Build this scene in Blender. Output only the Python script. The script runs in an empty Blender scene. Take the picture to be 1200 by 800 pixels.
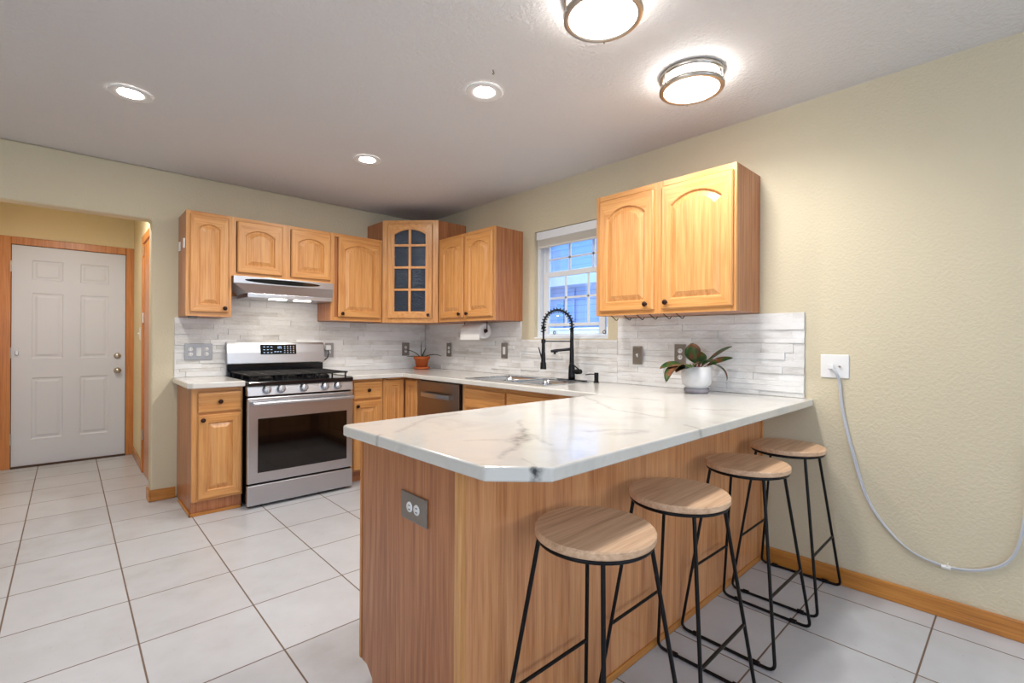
import bpy, bmesh, math, random
from mathutils import Vector, Matrix
random.seed(7)
PI = math.pi
S = bpy.context.scene
C = S.collection

# ------------------------------------------------------------------ camera, world, exposure
CAM = (-2.835, -4.414, 1.209)
yaw, roll = math.radians(47.0816), math.radians(0.311)
Fv = Vector((math.cos(yaw), math.sin(yaw), 0))
r0 = Vector((math.sin(yaw), -math.cos(yaw), 0)); u0 = r0.cross(Fv)
Rv = r0*math.cos(roll) + u0*math.sin(roll)
Uv = -r0*math.sin(roll) + u0*math.cos(roll)
cd = bpy.data.cameras.new('camera'); cam = bpy.data.objects.new('camera', cd); C.objects.link(cam)
M = Matrix((Rv, Uv, -Fv)).transposed().to_4x4(); M.translation = Vector(CAM)
cam.matrix_world = M
cd.sensor_width = 36; cd.sensor_fit = 'HORIZONTAL'
cd.lens = 36*559.727/1200; cd.shift_y = -1.13/1200; cd.clip_start = 0.02
S.camera = cam

S.view_settings.view_transform = 'Standard'; S.view_settings.look = 'None'
S.view_settings.gamma = 1; S.view_settings.use_curve_mapping = False
S.view_settings.exposure = 0.2

CEIL_LAMP = 16.0      # emission of the flush ceiling lamps
SPOT_LAMP = 230.0     # emission of the recessed lamps
DAY_FILL = 13.0           # watts of the area lights added as daylight fill behind the camera
UNSEEN_LAMP = 24.0  # emission of the unseen cans; those behind the camera are added fill

w = bpy.data.worlds.new('world'); S.world = w; w.use_nodes = True
wb = w.node_tree.nodes['Background']; wb.inputs[0].default_value = (0.66, 0.80, 1.0, 1); wb.inputs[1].default_value = 3.2

def area(name, loc, rot, sx, sy, power, col):
    l = bpy.data.lights.new(name, 'AREA'); l.shape = 'RECTANGLE'; l.size = sx; l.size_y = sy
    l.energy = power; l.color = col
    o = bpy.data.objects.new(name, l); C.objects.link(o); o.location = loc; o.rotation_euler = rot
    return o
# added area lights standing in for daylight at the made-up rear and left windows (all behind the camera)
area('day_fill_rear', (-1.2, -7.35, 1.5), (PI/2, 0, 0), 1.7, 1.3, DAY_FILL, (0.78, 0.87, 1.0))
area('day_fill_rear', (-3.6, -7.35, 1.5), (PI/2, 0, 0), 1.7, 1.3, DAY_FILL, (0.78, 0.87, 1.0))
area('day_fill_left', (-5.35, -4.6, 1.5), (PI/2, 0, -PI/2), 1.7, 1.3, DAY_FILL*1.2, (0.85, 0.91, 1.0))

H = 2.474            # ceiling height
FLUSH_W, CAN_W, HALL_W = 36.0, 26.0, 42.0   # watts thrown down by the lamps
def down_light(parent, z, watts, col, cone=150, soft=.05):
    l = bpy.data.lights.new('lamp_light', 'SPOT'); l.energy = watts; l.color = col; l.spot_size = math.radians(cone); l.spot_blend = .6; l.shadow_soft_size = soft
    o = bpy.data.objects.new('lamp_light', l); C.objects.link(o); o.parent = parent; o.location = (0, 0, z)
    return o

# ------------------------------------------------------------------ materials
def lin(c):
    return tuple(((v/255)/12.92 if v/255 <= .04045 else ((v/255+.055)/1.055)**2.4) for v in c) + (1,)
class NT:
    def __init__(s, name):
        s.m = bpy.data.materials.new(name); s.m.use_nodes = True
        s.t = s.m.node_tree; s.b = s.t.nodes['Principled BSDF']
    def n(s, typ, ins=None, **kw):
        nd = s.t.nodes.new(typ)
        for k, v in kw.items(): setattr(nd, k, v)
        if ins:
            for k, v in ins.items():
                if isinstance(v, bpy.types.NodeSocket): s.t.links.new(v, nd.inputs[k])
                else: nd.inputs[k].default_value = v
        return nd
    def math(s, op, a, b=None, c=None, clamp=False):
        ins = {0: a}
        if b is not None: ins[1] = b
        if c is not None: ins[2] = c
        nd = s.n('ShaderNodeMath', ins, operation=op); nd.use_clamp = clamp
        return nd.outputs[0]
    def vm(s, op, a, b=None, scale=None):
        ins = {0: a}
        if b is not None: ins[1] = b
        if scale is not None: ins[3] = scale
        nd = s.n('ShaderNodeVectorMath', ins, operation=op)
        return nd.outputs[1] if op in ('DOT_PRODUCT', 'LENGTH', 'DISTANCE') else nd.outputs[0]
    def ramp(s, f, stops):
        nd = s.n('ShaderNodeValToRGB', {0: f}); e = nd.color_ramp.elements
        while len(e) < len(stops): e.new(0.5)
        for i, (p, c) in enumerate(stops): e[i].position = p; e[i].color = c
        return nd.outputs[0]
    def mix(s, f, a, b, blend='MIX'):
        nd = s.n('ShaderNodeMix', data_type='RGBA', blend_type=blend)
        for i, v in ((0, f), (6, a), (7, b)):
            if isinstance(v, bpy.types.NodeSocket): s.t.links.new(v, nd.inputs[i])
            else: nd.inputs[i].default_value = v
        return nd.outputs[2]
    def set(s, **kw):
        for k, v in kw.items():
            k = k.replace('_', ' ')
            if isinstance(v, bpy.types.NodeSocket): s.t.links.new(v, s.b.inputs[k])
            else: s.b.inputs[k].default_value = v
        return s.m
    def bump(s, h, strength=.3, dist=.01):
        nd = s.n('ShaderNodeBump', {'Height': h, 'Strength': strength, 'Distance': dist})
        s.t.links.new(nd.outputs[0], s.b.inputs['Normal'])
    def co(s, out='Object'):
        return s.n('ShaderNodeTexCoord').outputs[out]

def plain(name, rgb, rough=.5, metal=0, vary=.06, scale=8, **kw):
    t = NT(name)
    c = lin(rgb); d = tuple(v*(1-vary) for v in c[:3])+(1,)
    nz = t.n('ShaderNodeTexNoise', {'Vector': t.co(), 'Scale': scale, 'Detail': 3})
    t.set(Base_Color=t.mix(nz.outputs[0], c, d), Roughness=rough, Metallic=metal, **kw)
    return t.m

def wall_paint(name, rgb, bump=.25, scale=55):
    t = NT(name); co = t.n('ShaderNodeNewGeometry').outputs['Position']
    nz = t.n('ShaderNodeTexNoise', {'Vector': co, 'Scale': scale, 'Detail': 4, 'Roughness': .55})
    big = t.n('ShaderNodeTexNoise', {'Vector': co, 'Scale': 1.3, 'Detail': 2})
    c = lin(rgb); d = tuple(v*.94 for v in c[:3])+(1,)
    t.set(Base_Color=t.mix(big.outputs[0], c, d), Roughness=.75)
    t.bump(t.ramp(nz.outputs[0], [(.38, (0,0,0,1)), (.62, (1,1,1,1))]), bump, .004)
    return t.m
M_WALL = wall_paint('cream_wall_paint', (212, 201, 174), .3, 75)
M_HALL = wall_paint('hall_wall_paint', (236, 220, 178))
M_CEIL = wall_paint('ceiling_texture_paint', (222, 220, 220), .5, 60)

def oak(name, light, mid, dark, axis='z', rough=.38, coat=.25, ringscale=1.0, contrast=1.0):
    t = NT(name)
    co = t.co(); info = t.n('ShaderNodeObjectInfo')
    off = t.vm('SCALE', t.n('ShaderNodeCombineXYZ', {0: 3.1, 1: 7.7, 2: 5.3}).outputs[0], scale=info.outputs['Random'])
    co = t.vm('ADD', co, off)
    def sc(a, b):
        v = {'z': (a, a, b), 'x': (b, a, a), 'y': (a, b, a)}[axis]
        return t.vm('MULTIPLY', co, t.n('ShaderNodeCombineXYZ', {0: v[0], 1: v[1], 2: v[2]}).outputs[0])
    fine = t.n('ShaderNodeTexNoise', {'Vector': sc(150, 5), 'Scale': 1, 'Detail': 3, 'Roughness': .6}).outputs[0]
    streak = t.n('ShaderNodeTexNoise', {'Vector': sc(46, 1.6), 'Scale': 1, 'Detail': 3, 'Roughness': .6}).outputs[0]
    fld = t.n('ShaderNodeTexNoise', {'Vector': sc(4.0*ringscale, .30*ringscale), 'Scale': 1, 'Detail': 1.5, 'Roughness': .4}).outputs[0]
    rings = t.math('SINE', t.math('MULTIPLY', fld, 95))
    rings = t.math('MULTIPLY_ADD', rings, .5, .5)
    rings = t.math('POWER', rings, 2.0)
    a = t.math('MULTIPLY', streak, .42); b = t.math('MULTIPLY_ADD', fine, .50, a); c = t.math('MULTIPLY_ADD', rings, .07*contrast, b)
    col = t.ramp(c, [(.32, lin(light)), (.50, lin(mid)), (.70, lin(dark))])
    t.set(Base_Color=col, Roughness=t.math('MULTIPLY_ADD', fine, .14, rough-.06), Coat_Weight=coat, Coat_Roughness=.22)
    t.bump(c, .10, .002)
    return t.m
M_OAK = oak('honey_oak_vertical_grain', (220, 166, 106), (205, 146, 86), (176, 114, 60))
M_OAKH = oak('honey_oak_horizontal_grain', (222, 166, 104), (206, 145, 82), (176, 112, 58), 'x')
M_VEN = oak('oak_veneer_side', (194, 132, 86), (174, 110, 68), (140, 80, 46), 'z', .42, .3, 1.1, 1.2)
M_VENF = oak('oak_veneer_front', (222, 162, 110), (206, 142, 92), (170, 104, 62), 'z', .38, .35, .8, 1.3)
M_TRIM = oak('oak_trim', (206, 142, 62), (188, 122, 48), (154, 92, 32), 'x', .35, .3)
M_TRIMY = oak('oak_trim_depth_grain', (206, 142, 62), (188, 122, 48), (154, 92, 32), 'y', .35, .3)
M_TRIMZ = oak('oak_trim_vertical', (212, 142, 74), (196, 124, 58), (164, 96, 40), 'z', .35, .3)
M_SEAT = oak('stool_seat_wood', (228, 194, 162), (212, 174, 140), (182, 142, 112), 'x', .45, .15, 1.6, 1.2)
M_DARKWOOD = plain('cabinet_interior', (70, 45, 28), .7)

M_BLACK = plain('black_powder_coated_steel', (22, 22, 25), .38, .6, .1)
M_FAUCET = plain('matte_black_faucet', (18, 19, 24), .32, .5, .1)
M_BRONZE = plain('dark_bronze_knob', (58, 34, 28), .3, .7, .2, 60)
M_WHITE = plain('white_plastic', (235, 235, 235), .35)
M_DOORW = plain('white_door_paint', (216, 220, 230), .4, 0, .03, 3)
M_VINYL = plain('white_window_vinyl', (228, 232, 238), .35, 0, .03)
M_BLIND = plain('ivory_blind_slats', (226, 222, 214), .5)
M_NICKEL = plain('satin_nickel', (190, 184, 176), .28, 1, .06, 40)
M_PLATE = plain('brushed_nickel_plate', (150, 142, 136), .38, .75, .12, 90)
M_PEWTER = plain('silver_wall_plate', (168, 168, 170), .4, .7, .14, 60)
M_CAST = plain('cast_iron', (24, 24, 26), .6, .2, .2, 40)
M_ENAMEL = plain('black_enamel', (14, 14, 20), .12, 0, .1)
M_DARKGAP = plain('dark_recess', (14, 13, 13), .8)
M_GLASSK = plain('oven_glass', (13, 9, 8), .06, 0, .1)
M_DISPLAY = plain('display_glass', (10, 11, 16), .08)
M_SLOT = plain('socket_slot', (40, 36, 34), .6)
M_PAPER = plain('paper_towel', (240, 240, 240), .95)
M_TERRA = plain('terracotta', (196, 98, 42), .7, 0, .2, 25)
M_CERAM = plain('white_ceramic', (228, 228, 230), .35, 0, .05)
M_SAUCER = plain('grey_saucer', (150, 144, 152), .4)
M_SOIL = plain('potting_soil', (48, 34, 26), .95, 0, .4, 80)
M_CABLE = plain('grey_cable', (196, 198, 204), .45)
M_GREYBIT = plain('grey_plastic', (120, 118, 120), .5)
M_ALOE = plain('aloe_green', (60, 82, 52), .4, 0, .3, 30)
M_RED = plain('red_stem', (150, 40, 40), .5)

def leafmat():
    t = NT('variegated_leaf'); co = t.co()
    n1 = t.n('ShaderNodeTexNoise', {'Vector': co, 'Scale': 22, 'Detail': 3}).outputs[0]
    t.set(Base_Color=t.ramp(n1, [(.36, lin((22, 62, 26))), (.5, lin((66, 84, 40))), (.6, lin((112, 62, 44))), (.72, lin((150, 110, 80)))]), Roughness=.35)
    return t.m
M_LEAF = leafmat()

def steel(name, rgb, axis, rough=.26, amt=.12):
    t = NT(name); co = t.co()
    v = {'x': (4, 900, 900), 'z': (900, 900, 4), 'y': (900, 4, 900)}[axis]
    s = t.vm('MULTIPLY', co, t.n('ShaderNodeCombineXYZ', {0: v[0], 1: v[1], 2: v[2]}).outputs[0])
    n1 = t.n('ShaderNodeTexNoise', {'Vector': s, 'Scale': 1, 'Detail': 2}).outputs[0]
    c = lin(rgb); d = tuple(x*.93 for x in c[:3])+(1,)
    t.set(Base_Color=t.mix(n1, c, d), Metallic=1.0, Roughness=t.math('MULTIPLY_ADD', n1, amt, rough-amt/2))
    return t.m
M_STEEL = steel('brushed_stainless', (198, 200, 206), 'x', .30, .03)
M_STEELD = steel('dishwasher_stainless', (160, 150, 142), 'x', .3)
M_STEELS = steel('sink_stainless', (205, 208, 212), 'y', .22)

def emis(name, rgb, strength):
    t = NT(name); t.set(Base_Color=lin(rgb), Emission_Color=lin(rgb), Emission_Strength=strength, Roughness=.4)
    return t.m
M_LAMP = emis('lamp_diffuser', (255, 250, 244), CEIL_LAMP)
M_SPOT = emis('recessed_lamp', (255, 246, 232), SPOT_LAMP)
M_SPOTR = emis('unseen_lamp', (255, 248, 240), UNSEEN_LAMP)
M_HOODL = emis('hood_lamp', (255, 240, 215), 22)
M_DIGIT = emis('display_digits', (190, 220, 255), .6)

def floor_mat():
    t = NT('ceramic_floor_tile'); co = t.n('ShaderNodeNewGeometry').outputs['Position']
    sx, x0, sy, y0 = .412, -1.800, .424, .516
    sep = t.n('ShaderNodeSeparateXYZ', {0: co})
    fx = t.math('DIVIDE', t.math('SUBTRACT', sep.outputs[0], x0), sx)
    fy = t.math('DIVIDE', t.math('SUBTRACT', sep.outputs[1], y0), sy)
    def edge(f, s):
        r = t.math('ABSOLUTE', t.math('SUBTRACT', f, t.math('ROUND', f)))
        return t.math('MULTIPLY', r, s)
    d = t.math('MINIMUM', edge(fx, sx), edge(fy, sy))
    g = t.math('DIVIDE', t.math('SUBTRACT', d, .0022), .0018, clamp=True)      # 0 grout, 1 tile
    cell = t.n('ShaderNodeCombineXYZ', {0: t.math('FLOOR', fx), 1: t.math('FLOOR', fy), 2: 0}).outputs[0]
    wn = t.n('ShaderNodeTexWhiteNoise', {'Vector': cell}).outputs[0]
    n1 = t.n('ShaderNodeTexNoise', {'Vector': co, 'Scale': 5, 'Detail': 5, 'Roughness': .6}).outputs[0]
    n2 = t.n('ShaderNodeTexNoise', {'Vector': co, 'Scale': 60, 'Detail': 3}).outputs[0]
    tile = t.ramp(t.math('MULTIPLY_ADD', wn, .18, t.math('MULTIPLY', n1, .8)), [(.25, lin((199, 202, 208))), (.55, lin((190, 192, 197))), (.8, lin((174, 174, 176)))])
    t.set(Base_Color=t.mix(g, lin((112, 92, 78)), tile), Roughness=t.math('MULTIPLY_ADD', t.math('SUBTRACT', 1.0, g), .5, t.math('MULTIPLY_ADD', n2, .12, .24)))
    t.bump(t.math('ADD', g, t.math('MULTIPLY', n2, .12)), .35, .003)
    return t.m
M_FLOOR = floor_mat()

def marble():
    t = NT('white_marble_counter'); co = t.co()
    warp = t.n('ShaderNodeTexNoise', {'Vector': co, 'Scale': 9, 'Detail': 5, 'Roughness': .6})
    wv = t.vm('SCALE', t.vm('SUBTRACT', warp.outputs[1], (0.5, 0.5, 0.5)), scale=.06)
    flat = t.vm('MULTIPLY', t.vm('ADD', co, wv), (1, 1, 0))
    V = [(-1.606,-3.132,-1.723,-3.279,.006,.35),(-1.723,-3.279,-1.80,-3.355,.012,.8),(-1.79,-3.345,-1.86,-3.395,.020,.9),
         (-1.84,-3.377,-1.955,-3.47,.009,.6),(-1.955,-3.47,-2.04,-3.52,.006,.4),(-1.766,-3.338,-1.83,-3.50,.006,.35),
         (-1.84,-3.377,-1.97,-3.30,.006,.28),(-1.69,-2.86,-1.84,-2.88,.012,.32),(-1.84,-2.88,-2.06,-3.04,.007,.28),
         (-.80,-2.79,-1.112,-3.211,.008,.38),(-1.112,-3.211,-1.144,-3.455,.008,.40),(-1.588,-3.437,-1.501,-3.473,.010,.35),
         (-1.501,-3.473,-1.45,-3.54,.008,.3),(-1.56,-3.53,-1.46,-3.56,.016,.45),(-.699,-3.03,-.66,-3.16,.009,.5),
         (-.83,-3.43,-.72,-3.57,.009,.45),(-1.23,-3.60,-1.28,-3.70,.006,.6),(-2.040,-3.625,-2.025,-3.70,.0045,1.5),(-2.0,-3.56,-2.04,-3.64,.003,.3),
         (-2.12,-3.05,-2.20,-3.06,.006,.6),(-.35,-1.2,-.62,-1.35,.006,.3),(-.3,-.45,-.9,-.58,.008,.25),(-2.0,-.3,-2.3,-.42,.008,.3)]
    acc = None
    for ax, ay, bx, by, wd, st in V:
        ab = (bx-ax, by-ay, 0); L2 = ab[0]**2+ab[1]**2
        pa = t.vm('SUBTRACT', flat, (ax, ay, 0))
        h = t.math('DIVIDE', t.vm('DOT_PRODUCT', pa, ab), L2, clamp=True)
        dv = t.vm('SUBTRACT', pa, t.vm('SCALE', t.n('ShaderNodeCombineXYZ', {0: ab[0], 1: ab[1], 2: 0}).outputs[0], scale=h))
        d = t.vm('LENGTH', dv)
        s = t.math('MULTIPLY', t.math('SUBTRACT', 1.0, t.math('DIVIDE', d, wd*2.4, clamp=True)), st)
        s = t.math('MULTIPLY', s, .62)
        acc = s if acc is None else t.math('MAXIMUM', acc, s)
    brk = t.n('ShaderNodeTexNoise', {'Vector': co, 'Scale': 45, 'Detail': 3}).outputs[0]
    acc = t.math('MULTIPLY', acc, t.math('MULTIPLY_ADD', brk, 2.6, -.42, clamp=False), clamp=True)
    cl = t.n('ShaderNodeTexNoise', {'Vector': co, 'Scale': 3.2, 'Detail': 6, 'Roughness': .62, 'Distortion': 1.2}).outputs[0]
    base = t.ramp(cl, [(.3, lin((203, 202, 197))), (.5, lin((216, 214, 208))), (.7, lin((210, 211, 210)))])
    hair = t.n('ShaderNodeTexNoise', {'Vector': co, 'Scale': 2.3, 'Detail': 5, 'Distortion': 1.8}).outputs[0]
    hv = t.math('SUBTRACT', 1.0, t.math('DIVIDE', t.math('ABSOLUTE', t.math('SUBTRACT', hair, .5)), .006, clamp=True))
    base = t.mix(t.math('MULTIPLY', hv, .05), base, lin((120, 120, 122)))
    t.set(Base_Color=t.mix(acc, base, lin((66, 70, 72))), Roughness=.16, Coat_Weight=.25, Coat_Roughness=.06)
    return t.m
M_MARBLE = marble()

def stone():
    t = NT('stacked_white_stone'); co = t.co()
    at = t.n('ShaderNodeAttribute', attribute_name='tone').outputs['Fac']
    n1 = t.n('ShaderNodeTexNoise', {'Vector': t.vm('MULTIPLY', co, (6, 6, 30)), 'Scale': 1, 'Detail': 5, 'Roughness': .65}).outputs[0]
    n2 = t.n('ShaderNodeTexNoise', {'Vector': co, 'Scale': 70, 'Detail': 4}).outputs[0]
    n3 = t.n('ShaderNodeTexNoise', {'Vector': t.vm('MULTIPLY', co, (9, 9, 16)), 'Scale': 1, 'Detail': 6, 'Roughness': .7}).outputs[0]
    f = t.math('ADD', t.math('MULTIPLY_ADD', at, .26, t.math('MULTIPLY', n1, .40)), t.math('MULTIPLY', n3, .32))
    t.set(Base_Color=t.ramp(f, [(.2, lin((238, 239, 241))), (.45, lin((228, 227, 226))), (.62, lin((204, 201, 197))), (.85, lin((172, 168, 164)))]), Roughness=.55)
    t.bump(t.math('MULTIPLY_ADD', n2, .5, n1), .8, .006)
    return t.m
M_STONE = stone()

def glass(name, tint=(.9, .95, 1), gl=.08):
    t = NT(name)
    tr = t.n('ShaderNodeBsdfTransparent', {0: tint+(1,)}); g = t.n('ShaderNodeBsdfGlossy', {0: (1, 1, 1, 1), 'Roughness': .03})
    fr = t.n('ShaderNodeFresnel', {0: 1.45})
    mx = t.n('ShaderNodeMixShader', {0: fr.outputs[0], 1: tr.outputs[0], 2: g.outputs[0]})
    t.t.links.new(mx.outputs[0], t.t.nodes['Material Output'].inputs[0])
    return t.m
M_PANE = glass('window_glass')
def seedy():
    t = NT('seeded_cabinet_glass')
    tr = t.n('ShaderNodeBsdfTransparent', {0: (.05, .06, .08, 1)}); g = t.n('ShaderNodeBsdfGlossy', {0: (.5, .6, .8, 1), 'Roughness': .10})
    nz = t.n('ShaderNodeTexNoise', {'Vector': t.co(), 'Scale': 60, 'Detail': 3})
    bp = t.n('ShaderNodeBump', {'Height': nz.outputs[0], 'Strength': .8, 'Distance': .01})
    t.t.links.new(bp.outputs[0], g.inputs['Normal'])
    mx = t.n('ShaderNodeMixShader', {0: .09, 1: tr.outputs[0], 2: g.outputs[0]})
    t.t.links.new(mx.outputs[0], t.t.nodes['Material Output'].inputs[0])
    return t.m
M_SEEDY = seedy()

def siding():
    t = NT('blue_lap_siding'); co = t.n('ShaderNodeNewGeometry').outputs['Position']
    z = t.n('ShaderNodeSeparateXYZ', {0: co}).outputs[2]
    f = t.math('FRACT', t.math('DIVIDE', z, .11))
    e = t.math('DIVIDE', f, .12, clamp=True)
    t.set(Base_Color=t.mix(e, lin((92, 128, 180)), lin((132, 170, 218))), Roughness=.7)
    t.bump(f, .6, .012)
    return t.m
M_SIDING = siding()
M_EAVE = plain('pale_blue_eave', (176, 196, 226), .6)
M_ROOF = plain('roof_shingles', (110, 130, 165), .9, 0, .3, 30)
M_OUTW = plain('outdoor_white_paint', (245, 246, 250), .5)

# ------------------------------------------------------------------ mesh helpers
class MB:
    def __init__(s): s.v = []; s.f = []; s.m = []; s.sm = []
    def add(s, vs, fs, m=0, smooth=False, T=None):
        b = len(s.v)
        s.v += [tuple(T @ Vector(p)) if T else tuple(p) for p in vs]
        for f in fs: s.f.append([b+i for i in f]); s.m.append(m); s.sm.append(smooth)
    def box(s, x0, x1, y0, y1, z0, z1, m=0, T=None):
        if x0 > x1: x0, x1 = x1, x0
        if y0 > y1: y0, y1 = y1, y0
        if z0 > z1: z0, z1 = z1, z0
        s.add([(x0,y0,z0),(x1,y0,z0),(x1,y1,z0),(x0,y1,z0),(x0,y0,z1),(x1,y0,z1),(x1,y1,z1),(x0,y1,z1)],
              [(0,3,2,1),(4,5,6,7),(0,1,5,4),(1,2,6,5),(2,3,7,6),(3,0,4,7)], m, False, T)
        return s
    def prism(s, poly, z0, z1, m=0, T=None):
        n = len(poly)
        s.add([(x, y, z0) for x, y in poly]+[(x, y, z1) for x, y in poly],
              [tuple(range(n))[::-1], tuple(range(n, 2*n))]+[(i, (i+1) % n, n+(i+1) % n, n+i) for i in range(n)], m, False, T)
        return s
    def lathe(s, prof, T=None, n=24, m=0, smooth=True):
        vs = []; fs = []; k = len(prof)
        for j in range(n):
            a = 2*PI*j/n
            for r, z in prof: vs.append((r*math.cos(a), r*math.sin(a), z))
        for j in range(n):
            j2 = (j+1) % n
            for i in range(k-1): fs.append((j*k+i, j2*k+i, j2*k+i+1, j*k+i+1))
        s.add(vs, fs, m, smooth, T); return s
    def cyl(s, p0, p1, r, r1=None, n=16, m=0, smooth=True):
        p0 = Vector(p0); p1 = Vector(p1); d = p1-p0; L = d.length
        T = Matrix.Translation(p0) @ d.to_track_quat('Z', 'Y').to_matrix().to_4x4()
        r1 = r if r1 is None else r1
        vs = []; fs = []
        for z, rr in ((0, r), (L, r1)):
            for j in range(n): vs.append((rr*math.cos(2*PI*j/n), rr*math.sin(2*PI*j/n), z))
        s.add(vs, [(j, (j+1) % n, n+(j+1) % n, n+j) for j in range(n)], m, smooth, T)
        s.add(vs, [tuple(range(n))[::-1], tuple(range(n, 2*n))], m, False, T)
        return s
    def tube(s, path, r, n=10, m=0, closed=False):
        P = [Vector(p) for p in path]; k = len(P); vs = []; fs = []
        up = None
        for i in range(k):
            a = P[i-1] if (i > 0 or closed) else P[i]; b = P[(i+1) % k] if (i < k-1 or closed) else P[i]
            t = (b-a).normalized()
            if up is None:
                up = Vector((0, 0, 1)) if abs(t.z) < .9 else Vector((1, 0, 0))
            x = up.cross(t); x = x.normalized() if x.length > 1e-6 else Vector((1, 0, 0))
            up = t.cross(x).normalized()
            rr = r[i] if isinstance(r, (list, tuple)) else r
            for j in range(n):
                an = 2*PI*j/n; vs.append(P[i]+x*rr*math.cos(an)+up*rr*math.sin(an))
        for i in range(k if closed else k-1):
            i2 = (i+1) % k
            for j in range(n): fs.append((i*n+j, i*n+(j+1) % n, i2*n+(j+1) % n, i2*n+j))
        s.add(vs, fs, m, True)
        if not closed: s.add(vs, [tuple(range(n))[::-1], tuple(range((k-1)*n, k*n))], m, False)
        return s
    def build(s, name, mats, parent=None, bevel=0, seg=2, solid=0):
        me = bpy.data.meshes.new(name)
        me.from_pydata([tuple(v) for v in s.v], [], s.f)
        if not isinstance(mats, (list, tuple)): mats = [mats]
        for m in mats: me.materials.append(m)
        me.polygons.foreach_set('material_index', s.m); me.polygons.foreach_set('use_smooth', s.sm)
        bm = bmesh.new(); bm.from_mesh(me); bmesh.ops.recalc_face_normals(bm, faces=bm.faces); bm.to_mesh(me); bm.free()
        me.update()
        o = bpy.data.objects.new(name, me); C.objects.link(o)
        if parent: o.parent = parent
        if solid:
            md = o.modifiers.new('solid', 'SOLIDIFY'); md.thickness = solid; md.offset = 0
        if bevel:
            md = o.modifiers.new('bevel', 'BEVEL'); md.width = bevel; md.segments = seg; md.limit_method = 'ANGLE'; md.angle_limit = math.radians(40); md.harden_normals = False
        return o
def tag(o, label, cat, group=None):
    o['label'] = label; o['category'] = cat
    if group: o['group'] = group
    return o
def struct(o): o['kind'] = 'structure'; return o
def empty(name, loc, rz=0, label=None, cat=None, group=None):
    o = bpy.data.objects.new(name, None); C.objects.link(o); o.location = loc; o.rotation_euler = (0, 0, rz); o.empty_display_size = .1
    if label: tag(o, label, cat, group)
    return o
def copy_tree(o, parent=None):
    c = o.copy(); C.objects.link(c)
    if parent: c.parent = parent
    for ch in list(o.children): copy_tree(ch, c)
    return c
def box(name, mat, x0, x1, y0, y1, z0, z1, parent=None, bevel=0):
    return MB().box(x0, x1, y0, y1, z0, z1).build(name, mat, parent, bevel)

# ------------------------------------------------------------------ the room shell
XL, YR = -5.3, -7.3
struct(box('floor', M_FLOOR, XL-.15, .15, YR-.15, 2.1, -.1, 0))
struct(box('ceiling', M_CEIL, XL-.15, .15, YR-.15, 2.1, H, H+.1))
# back wall with the hall opening (rounded plaster edges by bevel)
OX0, OX1, OZ = -3.40, -2.384, 2.09
def wall_grid(name, mat, axis, pos0, pos1, us, zs, holes, bevel=0):
    """wall slab with rectangular holes; us/zs break lists; holes = set of (iu,iz) cells left out; welded"""
    verts = {}; V = []; F = []
    def vid(p):
        k = tuple(round(c, 5) for c in p)
        if k not in verts: verts[k] = len(V); V.append(k)
        return verts[k]
    def P(u, t, z): return (u, t, z) if axis == 'x' else (t, u, z)
    nu, nz = len(us)-1, len(zs)-1
    solid = lambda i, j: 0 <= i < nu and 0 <= j < nz and (i, j) not in holes
    for i in range(nu):
        for j in range(nz):
            if not solid(i, j): continue
            u0, u1, z0, z1 = us[i], us[i+1], zs[j], zs[j+1]
            for t in (pos0, pos1): F.append([vid(P(u0, t, z0)), vid(P(u1, t, z0)), vid(P(u1, t, z1)), vid(P(u0, t, z1))])
            for (di, dj, a, b) in ((-1, 0, (u0, z0), (u0, z1)), (1, 0, (u1, z0), (u1, z1)), (0, -1, (u0, z0), (u1, z0)), (0, 1, (u0, z1), (u1, z1))):
                if not solid(i+di, j+dj):
                    F.append([vid(P(a[0], pos0, a[1])), vid(P(b[0], pos0, b[1])), vid(P(b[0], pos1, b[1])), vid(P(a[0], pos1, a[1]))])
    mb = MB(); mb.add(V, F)
    return struct(mb.build(name, mat, None, bevel, 4))
wall_grid('wall_back', M_WALL, 'x', 0, .13, [XL, OX0, OX1, 0], [0, OZ, H], {(1, 0)}, .016)
WY0, WY1, WZ0, WZ1 = -2.375, -1.635, 1.225, 2.105
wall_grid('wall_right', M_WALL, 'y', 0, .13, [YR, WY0, WY1, .13], [0, WZ0, WZ1, H], {(1, 1)})
wall_grid('wall_rear', M_WALL, 'x', YR-.13, YR, [XL, -4.45, -2.75, -2.05, -.35, 0], [0, .85, 2.15, H], {(1, 1), (3, 1)})
wall_grid('wall_left', M_WALL, 'y', XL-.13, XL, [YR, -5.45, -3.75, .13], [0, .85, 2.15, H], {(1, 1)})
# the hall beyond the opening
struct(box('wall_hall_left', M_HALL, -3.50, -3.40, .13, 2.07, 0, H))
struct(box('wall_hall_right', M_HALL, -2.33, -2.23, .13, 2.07, 0, H))
wall_grid('wall_hall_back', M_HALL, 'x', 1.96, 2.08, [-3.40, -3.225, -2.39, -2.33], [0, 2.085, H], {(1, 0)})

# unseen rear and left window frames, added only to light the scene
def plain_window(name, axis, pos, u0, u1, z0, z1):
    mb = MB()
    for a, b, c, d in ((u0, u0+.06, z0, z1), (u1-.06, u1, z0, z1), (u0, u1, z0, z0+.06), (u0, u1, z1-.06, z1), ((u0+u1)/2-.03, (u0+u1)/2+.03, z0, z1)):
        if axis == 'x': mb.box(a, b, pos-.05, pos+.01, c, d)
        else: mb.box(pos-.05, pos+.01, a, b, c, d)
    return struct(mb.build(name, M_VINYL, None, .004))
plain_window('added_window_2', 'x', YR-.05, -4.45, -2.75, .85, 2.15)
plain_window('added_window_3', 'x', YR-.05, -2.05, -.35, .85, 2.15)
plain_window('added_window_4', 'y', XL-.05, -5.45, -3.75, .85, 2.15)

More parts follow.
